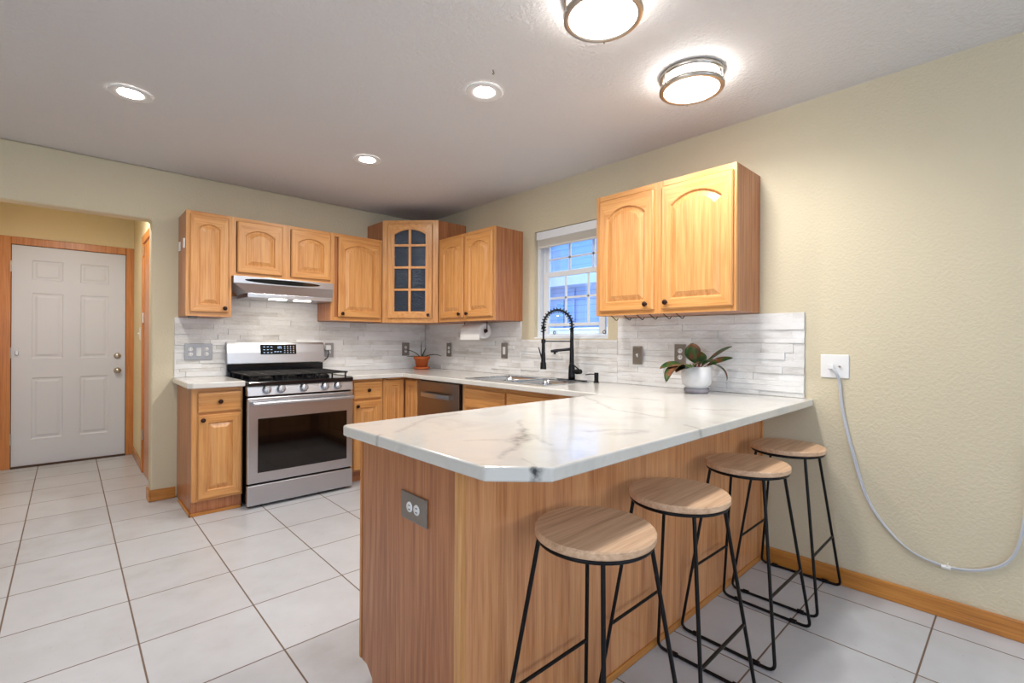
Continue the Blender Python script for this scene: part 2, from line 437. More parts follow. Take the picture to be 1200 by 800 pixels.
# baseboards
def board(name, mat, x0, x1, y0, y1, z1=.085, bev=.004):
    return struct(box(name, mat, x0, x1, y0, y1, 0, z1, None, bev))
board('baseboard_right', M_TRIMY, -.014, 0, YR, -3.425)
mb = MB(); mb.box(-2.384, -2.232, -.013, 0, 0, .085); mb.box(-2.397, -2.384, -.013, .13, 0, .085)
struct(mb.build('baseboard_back', M_TRIM, None, .004))
board('baseboard_hall', M_TRIMY, -2.343, -2.33, 1.13, 1.945)
board('baseboard_left', M_TRIMY, XL, XL+.014, YR, 0)

# hall door (six panels)
D0, D1, DH = -3.221, -2.394, 2.075
# door slab built as a height field so the panels are really pressed in
def pressed_door(W, Hh, th=.04):
    rows = [(.24, .82), (1.00, 1.62), (1.74, 1.93)]
    pw = (W-.13*2-.12)/2; cols = [(.13, .13+pw), (.13+pw+.12, W-.13)]
    xs = [0]; zs = [0]
    for a, b in cols: xs += [a, a+.010, a+.024, a+.040, b-.040, b-.024, b-.010, b]
    for a, b in rows: zs += [a, a+.010, a+.024, a+.040, b-.040, b-.024, b-.010, b]
    xs.append(W); zs.append(Hh)
    def dep(x, z):
        for a, b in cols:
            for c, d in rows:
                e = min(x-a, b-x, z-c, d-z)
                if e >= -1e-6:
                    if e < .002: return 0
                    if e < .03: return .007
                    return .0015
        return 0
    mb = MB(); nx = len(xs); V = [(x, dep(x, z), z) for z in zs for x in xs]
    F = [(j*nx+i, j*nx+i+1, (j+1)*nx+i+1, (j+1)*nx+i) for j in range(len(zs)-1) for i in range(nx-1)]
    mb.add(V, F)
    mb.add([(0,0,0),(W,0,0),(W,0,Hh),(0,0,Hh),(0,th,0),(W,th,0),(W,th,Hh),(0,th,Hh)], [(4,5,6,7),(0,1,5,4),(1,2,6,5),(2,3,7,6),(3,0,4,7)])
    return mb
door = empty('door_1', (D0, 1.955, 0)); struct(door)
W_ = D1-D0
o = pressed_door(W_-.008, DH-.018).build('door_slab', M_DOORW, door); o.location = (.004, .006, .014)
mb = MB(); mb.box(-.075, 0, -.014, .005, 0, DH+.07); mb.box(W_, W_+.068, -.014, .005, 0, DH+.07); mb.box(0, W_, -.014, .005, DH, DH+.07)
mb.build('door_casing', M_TRIMZ, door, .005)
MB().box(0, W_, -.03, .12, 0, .012).build('threshold', M_DARKWOOD, door, .003)
MB().box(-.003, W_+.003, .047, .124, 0, DH+.009).build('door_light_block', M_DARKWOOD, door)  # added dark backing, stops sky light leaking in round the door
for z in (.22, 1.02, 1.82): MB().box(-.006, .008, -.006, .006, z, z+.10).cyl((-.002, -.008, z), (-.002, -.008, z+.1), .006).build('hinge', M_NICKEL, door)
for nm, z, r in (('door_knob', .88, .030), ('deadbolt', 1.03, .028)):
    T = Matrix.Translation((W_-.066, .005, z)) @ Matrix.Rotation(PI/2, 4, 'X')
    if nm == 'door_knob': MB().lathe([(0, .062), (.018, .060), (.027, .050), (.029, .040), (.024, .030), (.012, .024), (.012, .010), (.030, .006), (.031, 0)], T, 20).build(nm, M_NICKEL, door)
    else: MB().lathe([(0, .020), (.020, .019), (.026, .014), (.030, .004), (.030, 0)], T, 20).build(nm, M_NICKEL, door)
MB().box(.03, .05, -.012, .004, 1.05, 1.09).build('latch_guard', M_NICKEL, door, .002)
# side door in the right hall wall: only its far casing shows
d2 = empty('door_2', (-2.33, .20, 0)); struct(d2)
mb = MB(); mb.box(-.016, 0, .80, .87, 0, 2.13); mb.box(-.016, 0, 0, .80, 2.06, 2.13); mb.box(-.016, 0, -.06, 0, 0, 2.13)
mb.build('door_casing', M_TRIMZ, d2, .004)
MB().box(-.004, 0, 0, .80, .01, 2.06).build('door_slab', M_TRIMZ, d2)
for z in (.3, 1.35, 1.95): MB().cyl((-.010, .795, z), (-.010, .795, z+.09), .006).build('hinge', M_WHITE if z == 1.35 else M_NICKEL, d2)

# kitchen window
win = empty('window_1', (0, WY1, WZ0)); struct(win)
WW, WH = WY1-WY0, WZ1-WZ0
def wbox(mb, u0, u1, z0, z1, x0, x1):      # u runs from the corner side (left in view) towards the camera
    mb.box(x0, x1, -u1, -u0, z0, z1)
mb = MB()
for a in ((0, .035, 0, WH), (WW-.035, WW, 0, WH), (.035, WW-.035, 0, .03), (.035, WW-.035, WH-.035, WH)): wbox(mb, *a, .035, .12)
wbox(mb, .035, .06, .03, WH-.035, .07, .10); wbox(mb, WW-.06, WW-.035, .03, WH-.035, .07, .10)
mb.build('window_frame', M_VINYL, win, .003)
mb = MB(); R_ = WZ0
# upper sash
for a in ((.06, .095, 1.755-R_, WH-.04), (WW-.095, WW-.06, 1.755-R_, WH-.04), (.095, WW-.095, WH-.08, WH-.04), (.095, WW-.095, 1.755-R_, 1.765-R_)): wbox(mb, *a, .075, .095)
mb.build('upper_sash', M_VINYL, win, .003)
mb = MB()
for a in ((.060, .115, 1.258-R_, 1.765-R_), (WW-.115, WW-.060, 1.258-R_, 1.765-R_), (.115, WW-.115, 1.725-R_, 1.765-R_), (.115, WW-.115, 1.325-R_, 1.350-R_), (.115, WW-.115, 1.258-R_, 1.266-R_)): wbox(mb, *a, .045, .068)
mb.build('lower_sash', M_VINYL, win, .003)
mb = MB()
for y in (-1.93, -2.155): wbox(mb, WY1-y-.008, WY1-y+.008, 1.35-R_, 1.73-R_, .052, .062)
wbox(mb, .13, WW-.13, 1.545-R_, 1.560-R_, .052, .062)
for y in (-1.945, -2.18): wbox(mb, WY1-y-.009, WY1-y+.009, 1.76-R_, 2.04-R_, .080, .090)
wbox(mb, .09, WW-.09, 1.868-R_, 1.882-R_, .080, .090)
mb.build('muntin_bars', M_VINYL, win)
mb = MB(); wbox(mb, .10, WW-.10, 1.26-R_, 1.74-R_, .056, .059); wbox(mb, .07, WW-.07, 1.75-R_, 2.07-R_, .084, .087)
mb.build('window_glass', M_PANE, win)
mb = MB(); wbox(mb, .0, WW, -.0, .012, .0, .035); mb.build('window_sill', M_VINYL, win, .003)
# little round suction discs on the glass
bl = empty('window_blind', (0, WY1, 0), 0, 'white horizontal blind pulled up to the top of the kitchen window', 'blind')
mb = MB(); mb.box(.0, .03, -WW+.02, -.02, 2.035, 2.10); mb.build('headrail', M_VINYL, bl, .003)
mb = MB()
for k in range(9): mb.box(.002, .028, -WW+.035, -.035, 1.983+k*.0058, 1.9865+k*.0058)
mb.build('slats', M_BLIND, bl)
MB().box(.0, .03, -WW+.035, -.035, 1.967, 1.981).build('bottom_rail', M_BLIND, bl, .003)
MB().tube([(-.003, -.05, 2.03), (-.004, -.052, 1.9), (-.003, -.05, 1.33)], .0015, 6).build('cord', M_WHITE, bl)
for y in (-1.82, -2.31):
    T = Matrix.Translation((.05, y, 1.275)) @ Matrix.Rotation(-PI/2, 4, 'Y')
    tag(MB().lathe([(.008, .0), (.014, .0), (.016, .004), (.014, .008), (.008, .006)], T, 16).build('suction_cup', M_GREYBIT),
        'small round suction cup low on the window glass, '+('behind the black faucet arch' if y > -2 else 'below the right-hand wall cabinet'), 'suction cup')

# the neighbour's house outside
nb = empty('neighbour_house', (3.0, 0, 0), 0, 'blue lap-sided house seen through the kitchen window', 'house')
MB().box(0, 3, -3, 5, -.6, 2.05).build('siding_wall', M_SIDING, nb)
mb = MB(); mb.box(-.03, .0, .40, .44, -.6, 2.03); mb.build('corner_board', M_SIDING, nb, .004)
MB().box(-.28, 0, -3, 5, 2.05, 2.10).box(-.30, -.28, -3, 5, 2.05, 2.24).build('eave', M_EAVE, nb, .005)
mb = MB(); mb.prism([(-.30, 2.24), (1.4, 2.62), (1.4, 2.30), (0, 2.10)], -3, 5, 0, Matrix(((1,0,0,0),(0,0,1,0),(0,1,0,0),(0,0,0,1)))); mb.build('roof', M_OUTW, nb)
MB().box(1.2, 3, -1, 5, 2.3, 3.3).build('upper_wall', M_SIDING, nb)
MB().box(.75, 1.2, -1.2, 5, 3.12, 3.26).build('upper_eave', M_EAVE, nb)
fr = MB().box(-.04, 0, .62, .66, 1.0, 1.9).box(-.04, 0, -.10, -.06, 1.0, 1.9).box(-.04, 0, -.06, .62, 1.86, 1.9).box(-.04, 0, -.06, .62, 1.0, 1.04).build('window_trim', M_SIDING, nb, .004)
ow = empty('outdoor_cabinet', (2.3, 0, 0), 0, 'white panelled box standing outside below the kitchen window', 'outdoor box')
MB().box(0, .5, -1.6, .42, 0, 1.36).build('cabinet_body', M_OUTW, ow, .01)
MB().box(-.015, .515, -1.62, .44, 1.36, 1.39).build('cabinet_lid', M_OUTW, ow, .006)
struct(box('ground', plain('ground_outside', (120, 125, 120), .9), .13, 9, -6, 8, -.7, -.6))

# ------------------------------------------------------------------ stacked stone backsplash
def ledger(name, label, a0, a1, zf, axis, off=0.0, parts=None):
    """strips along a wall; zf(u) gives (z0,z1) allowed zones as list of rectangles (u0,u1,z0,z1)"""
    mb = MB(); tones = []
    for (u0, u1, z0, z1) in zf:
        z = z0
        while z < z1-.003:
            h = random.choice([.026, .032, .038, .046, .052]); h = min(h, z1-z)
            if z1-(z+h) < .014: h = z1-z
            u = u0-random.uniform(0, .2)
            while u < u1-.001:
                L = random.uniform(.12, .48); e = u+L
                if u1-e < .05: e = u1
                s0 = max(u, u0); s1 = min(e, u1)
                if s1-s0 > .002:
                    t = random.uniform(.009, .020); g = .0003
                    if axis == 'x': mb.box(s0+g, s1-g, -t, -.0008, z+g, z+h-g)
                    else: mb.box(-t, -.0008, -s1+g, -s0-g, z+g, z+h-g)
                    tones.append(min(1, abs(random.gauss(.28, .3))))
                u = e
            z += h
    o = mb.build(name, M_STONE, None)
    at = o.data.color_attributes.new('tone', 'FLOAT_COLOR', 'CORNER')
    i = 0
    for fi, p in enumerate(o.data.polygons):
        tv = tones[p.vertices[0]//8]
        for li in p.loop_indices: at.data[li].color = (tv, tv, tv, 1)
    md = o.modifiers.new('bevel', 'BEVEL'); md.width = .0009; md.segments = 1
    return tag(o, label, 'backsplash')
CT = .914
ledger('stone_backsplash', 'white stacked stone backsplash on the stove wall', 0, 0, [(-2.242, -.021, CT+.001, 1.372), (-1.925, -1.165, 1.372, 1.56)], 'x')
ledger('stone_backsplash', 'white stacked stone backsplash running along the sink wall under the window', 0, 0,
       [(0, 1.49, CT+.001, 1.372), (1.49, 2.466, CT+.001, 1.217), (2.466, 3.625, CT+.001, 1.366)], 'y')

# ------------------------------------------------------------------ cabinet builders (local frame: width +X, front at -Y, back at y=0)
def outline(x0, x1, z0, z1, rise, ins, n=14):
    """arched-top outline, inset by ins; z1 is the crown height"""
    a, b, c, d = x0+ins, x1-ins, z0+ins, z1-ins
    pts = [(a, c), (b, c)]
    if rise <= 0: return pts+[(b, d), (a, d)]
    w = (b-a)/2; xm = (a+b)/2; R = (w*w+rise*rise)/(2*rise)
    for k in range(n+1):
        x = b-(b-a)*k/n
        pts.append((x, d-R+math.sqrt(max(R*R-(x-xm)**2, 0))))
    return pts
def panel_door(mb, x0, x1, z0, z1, yf, th=.02, rise=0, st=.055, top=None, glass=False, raised=True):
    """front face at y = yf-th (towards the viewer), back at yf"""
    y = yf-th; top = top or st
    ox0, ox1, oz0, oz1 = x0+st, x1-st, z0+st, z1-top
    n = 14
    inner = outline(ox0, ox1, oz0, oz1, rise, 0, n); k = len(inner)
    def outer_of(ins):
        A, B, Cc, D = x0+ins, x1-ins, z0+ins, z1-ins
        if rise <= 0: return [(A, Cc), (B, Cc), (B, D), (A, D)]
        return [(A, Cc), (B, Cc)]+[(B-(B-A)*i/n, D) for i in range(n+1)]
    rings = [(outer_of(0), yf), (outer_of(0), y+.006), (outer_of(.006), y), (inner, y)]
    if glass: rings += [(inner, y+.006), (outline(ox0, ox1, oz0, oz1, rise, .004, n), y+.008), (outline(ox0, ox1, oz0, oz1, rise, .004, n), yf)]
    elif raised: rings += [(outline(ox0, ox1, oz0, oz1, rise, .003, n), y+.003), (outline(ox0, ox1, oz0, oz1, rise, .007, n), y+.012), (outline(ox0, ox1, oz0, oz1, rise, .011, n), y+.012), (outline(ox0, ox1, oz0, oz1, rise, .036, n), y+.002), (outline(ox0, ox1, oz0, oz1, rise, .038, n), y+.0005)]
    V = []; F = []; Mi = []
    for pts, yy in rings: V += [(px, yy, pz) for px, pz in pts]
    for r in range(len(rings)-1):
        for j in range(k):
            j2 = (j+1) % k
            F.append((r*k+j, r*k+j2, (r+1)*k+j2, (r+1)*k+j))
            horiz = (j == 0) or (rise > 0 and 2 <= j < 2+n) or (rise <= 0 and j == 2)
            Mi.append(1 if (horiz and r <= 2) else 0)
    b = len(mb.v); mb.v += V
    for f, m in zip(F, Mi): mb.f.append([b+i for i in f]); mb.m.append(m); mb.sm.append(False)
    if not glass:
        r = len(rings)-1
        mb.f.append([b+r*k+j for j in range(k)]); mb.m.append(0); mb.sm.append(False)
        mb.f.append([b+j for j in range(k)][::-1]); mb.m.append(0); mb.sm.append(False)
    return mb
def knob(x, z, y, parent, name='knob'):
    T = Matrix.Translation((x, y, z)) @ Matrix.Rotation(PI/2, 4, 'X')
    return MB().lathe([(0, .026), (.008, .0255), (.0135, .022), (.0155, .017), (.013, .012), (.007, .009), (.006, .003), (.009, 0)], T, 18).build(name, M_BRONZE, parent)
def door_part(parent, x0, x1, z0, z1, d, kx=None, kz=None, rise=.0, **kw):
    mb = MB(); panel_door(mb, x0, x1, z0, z1, -d, .02, rise, **kw)
    o = mb.build('door', [M_OAK, M_OAKH], parent)
    if kx is not None: knob(kx, kz, -d-.02, o)
    return o
def drawer_part(parent, x0, x1, z0, z1, d, kx=None, kz=None, name='drawer'):
    mb = MB(); y = -d-.02
    def ring(i, yy): return [(x0+i, yy, z0+i), (x1-i, yy, z0+i), (x1-i, yy, z1-i), (x0+i, yy, z1-i)]
    V = ring(0, -d)+ring(0, y+.006)+ring(.004, y+.002)+ring(.012, y)
    F = [(r*4+j, r*4+(j+1) % 4, r*4+4+(j+1) % 4, r*4+4+j) for r in range(3) for j in range(4)]+[(12, 13, 14, 15), (3, 2, 1, 0)]
    mb.add(V, F); o = mb.build(name, M_OAKH, parent)
    if kx is not None: knob(kx, kz, y, o)
    return o
def face_frame(parent, w, z0, z1, d, st=.035, mids=(), rails=()):
    mb = MB(); y0, y1 = -d, -d+.018
    mb.box(0, st, y0, y1, z0, z1); mb.box(w-st, w, y0, y1, z0, z1)
    for m in mids: mb.box(m-.03, m+.03, y0, y1, z0, z1)
    for (a, b) in [(z0, z0+st), (z1-st, z1)]+list(rails): mb.box(st, w-st, y0+.0004, y1, a, b, 1)
    return mb.build('face_frame', [M_OAK, M_OAKH], parent)

def wall_cab(loc, rz, w, z0, z1, label, doors, d=.32, mids=(), rise=.045):
    t = empty('wall_cabinet', (loc[0], loc[1], z0), rz, label, 'cabinet')
    h = z1-z0
    MB().box(0, w, -d+.018, -.001, 0, h).build('cabinet_body', M_VEN, t, .0015)
    face_frame(t, w, 0, h, d, .03, mids)
    for (a, b, c, e, kx, kz) in doors: door_part(t, a, b, c, e, d, kx, kz, rise, top=.06)
    return t
UZ0, UZ1 = 1.375, 2.135
wall_cab((-2.218, 0), 0, .288, UZ0, UZ1, 'narrow oak wall cabinet with one arched door, left of the range hood', [(.022, .266, .03, .735, .24, .062)], rise=.03)
wall_cab((-1.930, 0), 0, .760, 1.690, UZ1, 'short wide oak wall cabinet with two square doors above the range hood', [(.037, .358, .026, .420, None, None), (.427, .750, .026, .420, None, None)], mids=(.3925,), rise=.04)
wall_cab((-1.170, 0), 0, .480, UZ0, UZ1, 'single-door oak wall cabinet between the range hood and the glass corner cabinet', [(.060, .462, .032, .735, .092, .062)], rise=.05)
wall_cab((0, -.712), -PI/2, .785, UZ0, UZ1, 'two-door oak wall cabinet left of the window, above the paper towels', [(.042, .385, .03, .728, .345, .062), (.422, .772, .03, .728, .455, .062)], mids=(.4035,), rise=.05)
wall_cab((0, -2.512), -PI/2, .888, 1.370, UZ1, 'two-door oak wall cabinet right of the window, highest over the peninsula', [(.036, .420, .025, .728, .375, .058), (.472, .875, .025, .728, .505, .062)], mids=(.446,), rise=.055)

# tall glass corner cabinet
cc = empty('corner_wall_cabinet', (0, 0, 1.37), 0, 'tall diagonal oak corner wall cabinet with a small-paned glass door', 'cabinet')
CH = .95; A = (-.68, -.32); B = (-.32, -.70)
mb = MB()
mb.box(-.68, -.665, -.32, -.001, .018, CH-.018); mb.box(-.32, -.001, -.70, -.685, .018, CH-.018)
pent = [(-.68, -.001), (-.68, -.32), (-.32, -.70), (-.001, -.70), (-.001, -.001)]
pin = [(-.665, -.002), (-.665, -.32), (-.32, -.685), (-.002, -.685), (-.002, -.002)]
mb.prism(pent, 0, .018); mb.prism(pent, CH-.018, CH)
mb.box(-.665, -.012, -.012, -.002, .018, CH-.018); mb.box(-.012, -.002, -.685, -.002, .018, CH-.018)
mb.build('cabinet_body', M_VEN, cc)
mb = MB(); ps = [(-.66, -.015), (-.66, -.31), (-.31, -.67), (-.015, -.67), (-.015, -.015)]
for z in (.32, .62): mb.prism(ps, z, z+.015)
mb.build('shelves', M_VEN, cc)
ang = math.atan2(B[1]-A[1], B[0]-A[0]); Ld = math.hypot(B[0]-A[0], B[1]-A[1])
TD = Matrix.Translation((A[0], A[1], 0)) @ Matrix.Rotation(ang, 4, 'Z')
def in_frame(o):
    o.data.transform(TD); return o
mb = MB()
mb.box(0, .05, -.012, .006, 0, CH); mb.box(Ld-.05, Ld, -.012, .006, 0, CH); mb.box(.05, Ld-.05, -.0116, .006, 0, .045, 1); mb.box(.05, Ld-.05, -.0116, .006, CH-.04, CH, 1)
in_frame(mb.build('face_frame', [M_OAK, M_OAKH], cc))
mb = MB(); dx0, dx1, dz0, dz1 = .052, Ld-.052, .04, CH-.035
panel_door(mb, dx0, dx1, dz0, dz1, -.012, .02, .045, glass=True, st=.06, top=.05)
gx0, gx1, gz0, gz1 = dx0+.06, dx1-.06, dz0+.06, dz1-.05
gm = (gx0+gx1)/2
mb.box(gm-.011, gm+.011, -.031, -.016, gz0, gz1-.003)
for k in (1, 2, 3): mb.box(gx0, gx1, -.0305, -.016, gz0+k*.205-.010, gz0+k*.205+.010, 1)
cd_ = in_frame(mb.build('door', [M_OAK, M_OAKH], cc))
mb = MB(); mb.prism([(p[0], p[1]) for p in outline(gx0-.004, gx1+.004, gz0-.004, gz1+.004, .045, 0)], .0, .003, 0, Matrix(((1,0,0,0),(0,0,1,-.0165),(0,1,0,0),(0,0,0,1))))
g = in_frame(mb.build('glass_panes', M_SEEDY, cd_))
kb = knob(dx1-.032, dz0+.030, -.032, cd_); in_frame(kb)

# base cabinets
BZ = .874
def base_body(t, w, d, kick=.05):
    mb = MB(); mb.box(0, w, -d+.018, -.001, .10, BZ-.001); mb.box(.0, w, -d+.018+kick, -.001, 0, .10)
    return mb.build('cabinet_body', M_VEN, t, .001)
t = empty('base_cabinet', (-2.222, 0, 0), 0, 'narrow oak base cabinet with one drawer and one door, left of the range', 'cabinet')
Wc = .308
mb = MB(); mb.box(0, Wc, -.567, -.001, .10, BZ-.001); mb.box(0, .018, -.567, -.001, 0, .10); mb.box(.018, Wc, -.545, -.001, 0, .10); mb.build('cabinet_body', M_VEN, t, .001)
face_frame(t, Wc, .10, BZ-.001, .585, .035, (), [(.69, .722)])
drawer_part(t, .035, .300, .700+.006, .842, .585, .165, .776)
door_part(t, .035, .300, .115, .690, .585, .062, .655)
MB().box(-.012, 0, -.575, -.14, 0, .022).box(-.012, Wc-.005, -.575, -.563, 0, .022).build('shoe_moulding', M_TRIM, t, .004)
MB().box(.0, Wc, -.560, -.545, .0, .10).build('toe_kick', M_VEN, t)

t = empty('base_cabinet', (-1.122, 0, 0), 0, 'oak base cabinet with a drawer and door just right of the range', 'cabinet')
base_body(t, .305, .585)
face_frame(t, .305, .10, BZ-.001, .585, .035, (), [(.69, .72)])
drawer_part(t, .036, .288, .708, .850, .585, .165, .780)
door_part(t, .036, .288, .115, .690, .585, .066, .650)
# corner base cabinet with folding doors
t = empty('corner_base_cabinet', (-.815, 0, 0), 0, 'L-shaped oak corner base cabinet with two folding doors beside the dishwasher', 'cabinet')
mb = MB(); mb.prism([(.002, -.001), (.002, -.567), (.247, -.567), (.247, -.805), (.814, -.805), (.814, -.001)], .10, BZ-.001)
mb.prism([(.002, -.001), (.002, -.50), (.30, -.50), (.30, -.805), (.814, -.805), (.814, -.001)], 0, .10); mb.build('cabinet_body', M_VEN, t)
mb = MB(); mb.box(.002, .03, -.585, -.567, .10, BZ-.001); mb.box(.002, .229, -.585, -.567, .862, BZ-.001, 1); mb.box(.229, .247, -.805, -.567, .862, BZ-.001); mb.box(.229, .247, -.805, -.795, .10, BZ-.001)
mb.build('face_frame', [M_OAK, M_OAKH], t)
mb = MB(); panel_door(mb, .028, .208, .115, .856, -.571, .02, 0, st=.05); mb.build('door', [M_OAK, M_OAKH], t)
mb = MB(); panel_door(mb, 0, .19, .115, .856, 0, .02, 0, st=.05); o = mb.build('door', [M_OAK, M_OAKH], t)
o.location = (.232, -.60, 0); o.rotation_euler = (0, 0, -PI/2)

# dishwasher
t = empty('dishwasher', (0, -.812, 0), -PI/2, 'stainless steel dishwasher with a bowed bar handle', 'dishwasher')
MB().box(0, .625, -.575, -.02, .02, .868).build('housing', M_DARKGAP, t)
MB().box(.006, .598, -.605, -.575, .10, .862).build('door_panel', M_STEELD, t, .004)
mb = MB(); pts = [(.10+.41*k/12, -.628-.022*math.sin(PI*k/12), .752) for k in range(13)]
V = []; F = []
for (x, y, z) in pts: V += [(x, y, z-.020), (x, y-.008, z-.016), (x, y-.008, z+.016), (x, y, z+.020)]
for k in range(12):
    for j in range(4): F.append((4*k+j, 4*k+(j+1) % 4, 4*k+4+(j+1) % 4, 4*k+4+j))
F += [(0, 1, 2, 3), (48, 49, 50, 51)]
mb.add(V, F); mb.box(.10, .118, -.632, -.605, .735, .769); mb.box(.492, .51, -.632, -.605, .735, .769)
mb.build('handle', M_STEEL, t)
MB().box(.0, .6, -.56, -.02, .0, .10).build('toe_kick', M_DARKGAP, t)

# sink base
t = empty('sink_base_cabinet', (0, -1.44, 0), -PI/2, 'oak sink base cabinet with two false drawer fronts under the sink', 'cabinet')
mb = MB(); mb.box(0, 1.37, -.582+.013, -.001, .10, .69); mb.box(0, .02, -.569, -.001, .69, BZ-.001); mb.box(1.02, 1.37, -.569, -.001, .69, BZ-.001); mb.box(0, 1.37, -.52, -.001, 0, .10)
mb.build('cabinet_body', M_VEN, t)
face_frame(t, 1.37, .10, BZ-.001, .587, .035, (.51, 1.02), [(.665, .70)])
drawer_part(t, .045, .500, .700, .842, .587, name='drawer_front'); drawer_part(t, .520, .975, .700, .842, .587, name='drawer_front')
door_part(t, .045, .500, .115, .675, .587, .455, .64); door_part(t, .520, .975, .115, .675, .587, .565, .64)
door_part(t, 1.06, 1.34, .115, .842, .587)

# peninsula cabinet
PX, PY0, PY1 = -2.085, -2.835, -3.415
t = empty('peninsula_cabinet', (PX, PY1, 0), 0, 'oak peninsula cabinet under the marble top, with veneered end and stool side', 'cabinet')
PW, PD = -PX-.001, PY0-PY1
mb = MB(); mb.box(.012, PW, .012, PD-.02, .10, .878); mb.box(.012, PW, .012, PD-.095, 0, .10); mb.build('cabinet_body', M_VEN, t)
mb = MB(); mb.prism([(0, 0), (PD, 0), (PD, 0)], 0, .001) if False else None
# end panel with toe-kick notch: polygon in (y,z) extruded in x
poly = [(0.02, 0), (PD-.095, 0), (PD-.095, .075), (PD-.055, .105), (PD-.02, .105), (PD-.02, .878), (0.02, .878)]
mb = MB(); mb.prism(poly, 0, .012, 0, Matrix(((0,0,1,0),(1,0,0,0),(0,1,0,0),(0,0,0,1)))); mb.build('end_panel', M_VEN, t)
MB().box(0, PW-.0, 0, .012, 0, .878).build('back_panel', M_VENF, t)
MB().box(-.004, .016, -.003, .022, 0, .878).build('corner_post', M_OAK, t, .002)
MB().box(-.002, .018, PD-.014, PD, .105, .878).build('end_stile', M_TRIMZ, t, .002)
MB().box(.018, .6, PD-.02, PD, .105, .878).build('face_frame', M_OAK, t)
mb = MB(); mb.box(.0, PW-.014, -.006, 0, 0, .03); mb.box(-.016, -.004, -.013, PD-.10, 0, .012); mb.build('shoe_moulding', M_TRIM, t, .005)
MB().box(PW-.016, PW, -.010, .0, .0, .878).build('wall_scribe', M_OAK, t, .002)
for k, (a, b) in enumerate([(.03, .47), (.49, .93), (.95, 1.39)]):
    o = door_part(t, a, b, .115, .85, 0); o.location = (0, PD, 0); o.data.transform(Matrix.Scale(-1, 4, (0, 1, 0))); o.data.flip_normals()

# ------------------------------------------------------------------ worktops
def slab(name, polys_fn, label, z0, z1, outline_pts, hole=None, bev=.006):
    """top cut as one welded mesh from an outline with an optional rectangular hole"""
    bm = bmesh.new()
    vs = [bm.verts.new((x, y, z1)) for x, y in outline_pts]
    es = [bm.edges.new((vs[i], vs[(i+1) % len(vs)])) for i in range(len(vs))]
    if hole:
        hv = [bm.verts.new((x, y, z1)) for x, y in hole]
        es += [bm.edges.new((hv[i], hv[(i+1) % len(hv)])) for i in range(len(hv))]
    r = bmesh.ops.triangle_fill(bm, edges=es, use_beauty=True)
    faces = [f for f in bm.faces]
    ext = bmesh.ops.extrude_face_region(bm, geom=faces)
    for v in [g for g in ext['geom'] if isinstance(g, bmesh.types.BMVert)]: v.co.z = z0
    bmesh.ops.recalc_face_normals(bm, faces=bm.faces)
    bmesh.ops.dissolve_limit(bm, angle_limit=.01, verts=bm.verts, edges=bm.edges)
    me = bpy.data.meshes.new(name); bm.to_mesh(me); bm.free(); me.materials.append(M_MARBLE)
    o = bpy.data.objects.new(name, me); C.objects.link(o)
    md = o.modifiers.new('bevel', 'BEVEL'); md.width = bev; md.segments = 3; md.limit_method = 'ANGLE'; md.angle_limit = math.radians(30)
    return tag(o, label, 'countertop')
slab('countertop', None, 'short marble countertop on the narrow cabinet left of the range', .875, CT, [(-2.255, -.001), (-2.255, -.625), (-2.225, -.652), (-1.912, -.652), (-1.912, -.001)])
slab('countertop', None, 'white veined marble countertop wrapping the corner and forming the peninsula bar top', .878, CT,
     [(-1.124, -.001), (-1.124, -.652), (-.655, -.652), (-.655, -2.80), (-2.125, -2.80), (-2.140, -2.815), (-2.123, -3.554), (-2.008, -3.665), (-.001, -3.665), (-.001, -.001)],
     [(-.558, -1.475), (-.132, -1.475), (-.132, -2.285), (-.558, -2.285)])

# ------------------------------------------------------------------ sink
t = empty('kitchen_sink', (-.325, -1.88, CT), 0, 'stainless double-bowl drop-in sink below the window', 'sink')
X0, X1, Y0, Y1 = -.26, .26, -.42, .42
def bowl(y0, y1, x0, x1):
    mb = MB(); dz = -.18; r = .03
    rings = [(0, .002), (.008, -.006), (.014, -.04), (.02, -.15), (.05, dz), ]
    V = []; F = []
    def rr(ins):
        pts = []; a, b, c, d = x0+ins, x1-ins, y0+ins, y1-ins; q = .04
        for cx, cy, s in ((b-q, d-q, 0), (a+q, d-q, 1), (a+q, c+q, 2), (b-q, c+q, 3)):
            for k in range(5): an = PI/2*(s+k/4); pts.append((cx+q*math.cos(an), cy+q*math.sin(an)))
        return pts
    for ins, z in rings: V += [(x, y, z) for x, y in rr(ins)]
    n = 20
    for i in range(len(rings)-1):
        for j in range(n): F.append((i*n+j, i*n+(j+1) % n, (i+1)*n+(j+1) % n, (i+1)*n+j))
    F.append(tuple(range(4*n, 5*n)))
    mb.add(V, F, 0, True); return mb
bw = [(-.395, -.015), (.015, .395)]
for (a, b) in bw: bowl(a, b, -.225, .185).build('bowl', M_STEELS, t)
mb = MB()
# rim deck around the bowls
for (a, b, c, d) in ((X0, -.22, Y0, Y1), (.18, X1, Y0, Y1), (-.22, .18, Y0, -.39), (-.22, .18, .39, Y1), (-.22, .18, -.02, .02)): mb.box(a, b, c, d, .0005, .005)
mb.build('rim', M_STEELS, t)
for (a, b) in bw: MB().lathe([(.0, -.176), (.03, -.176), (.045, -.174), (.045, -.179)], Matrix.Translation((-.02, (a+b)/2, 0)), 20).build('drain', M_NICKEL, t)

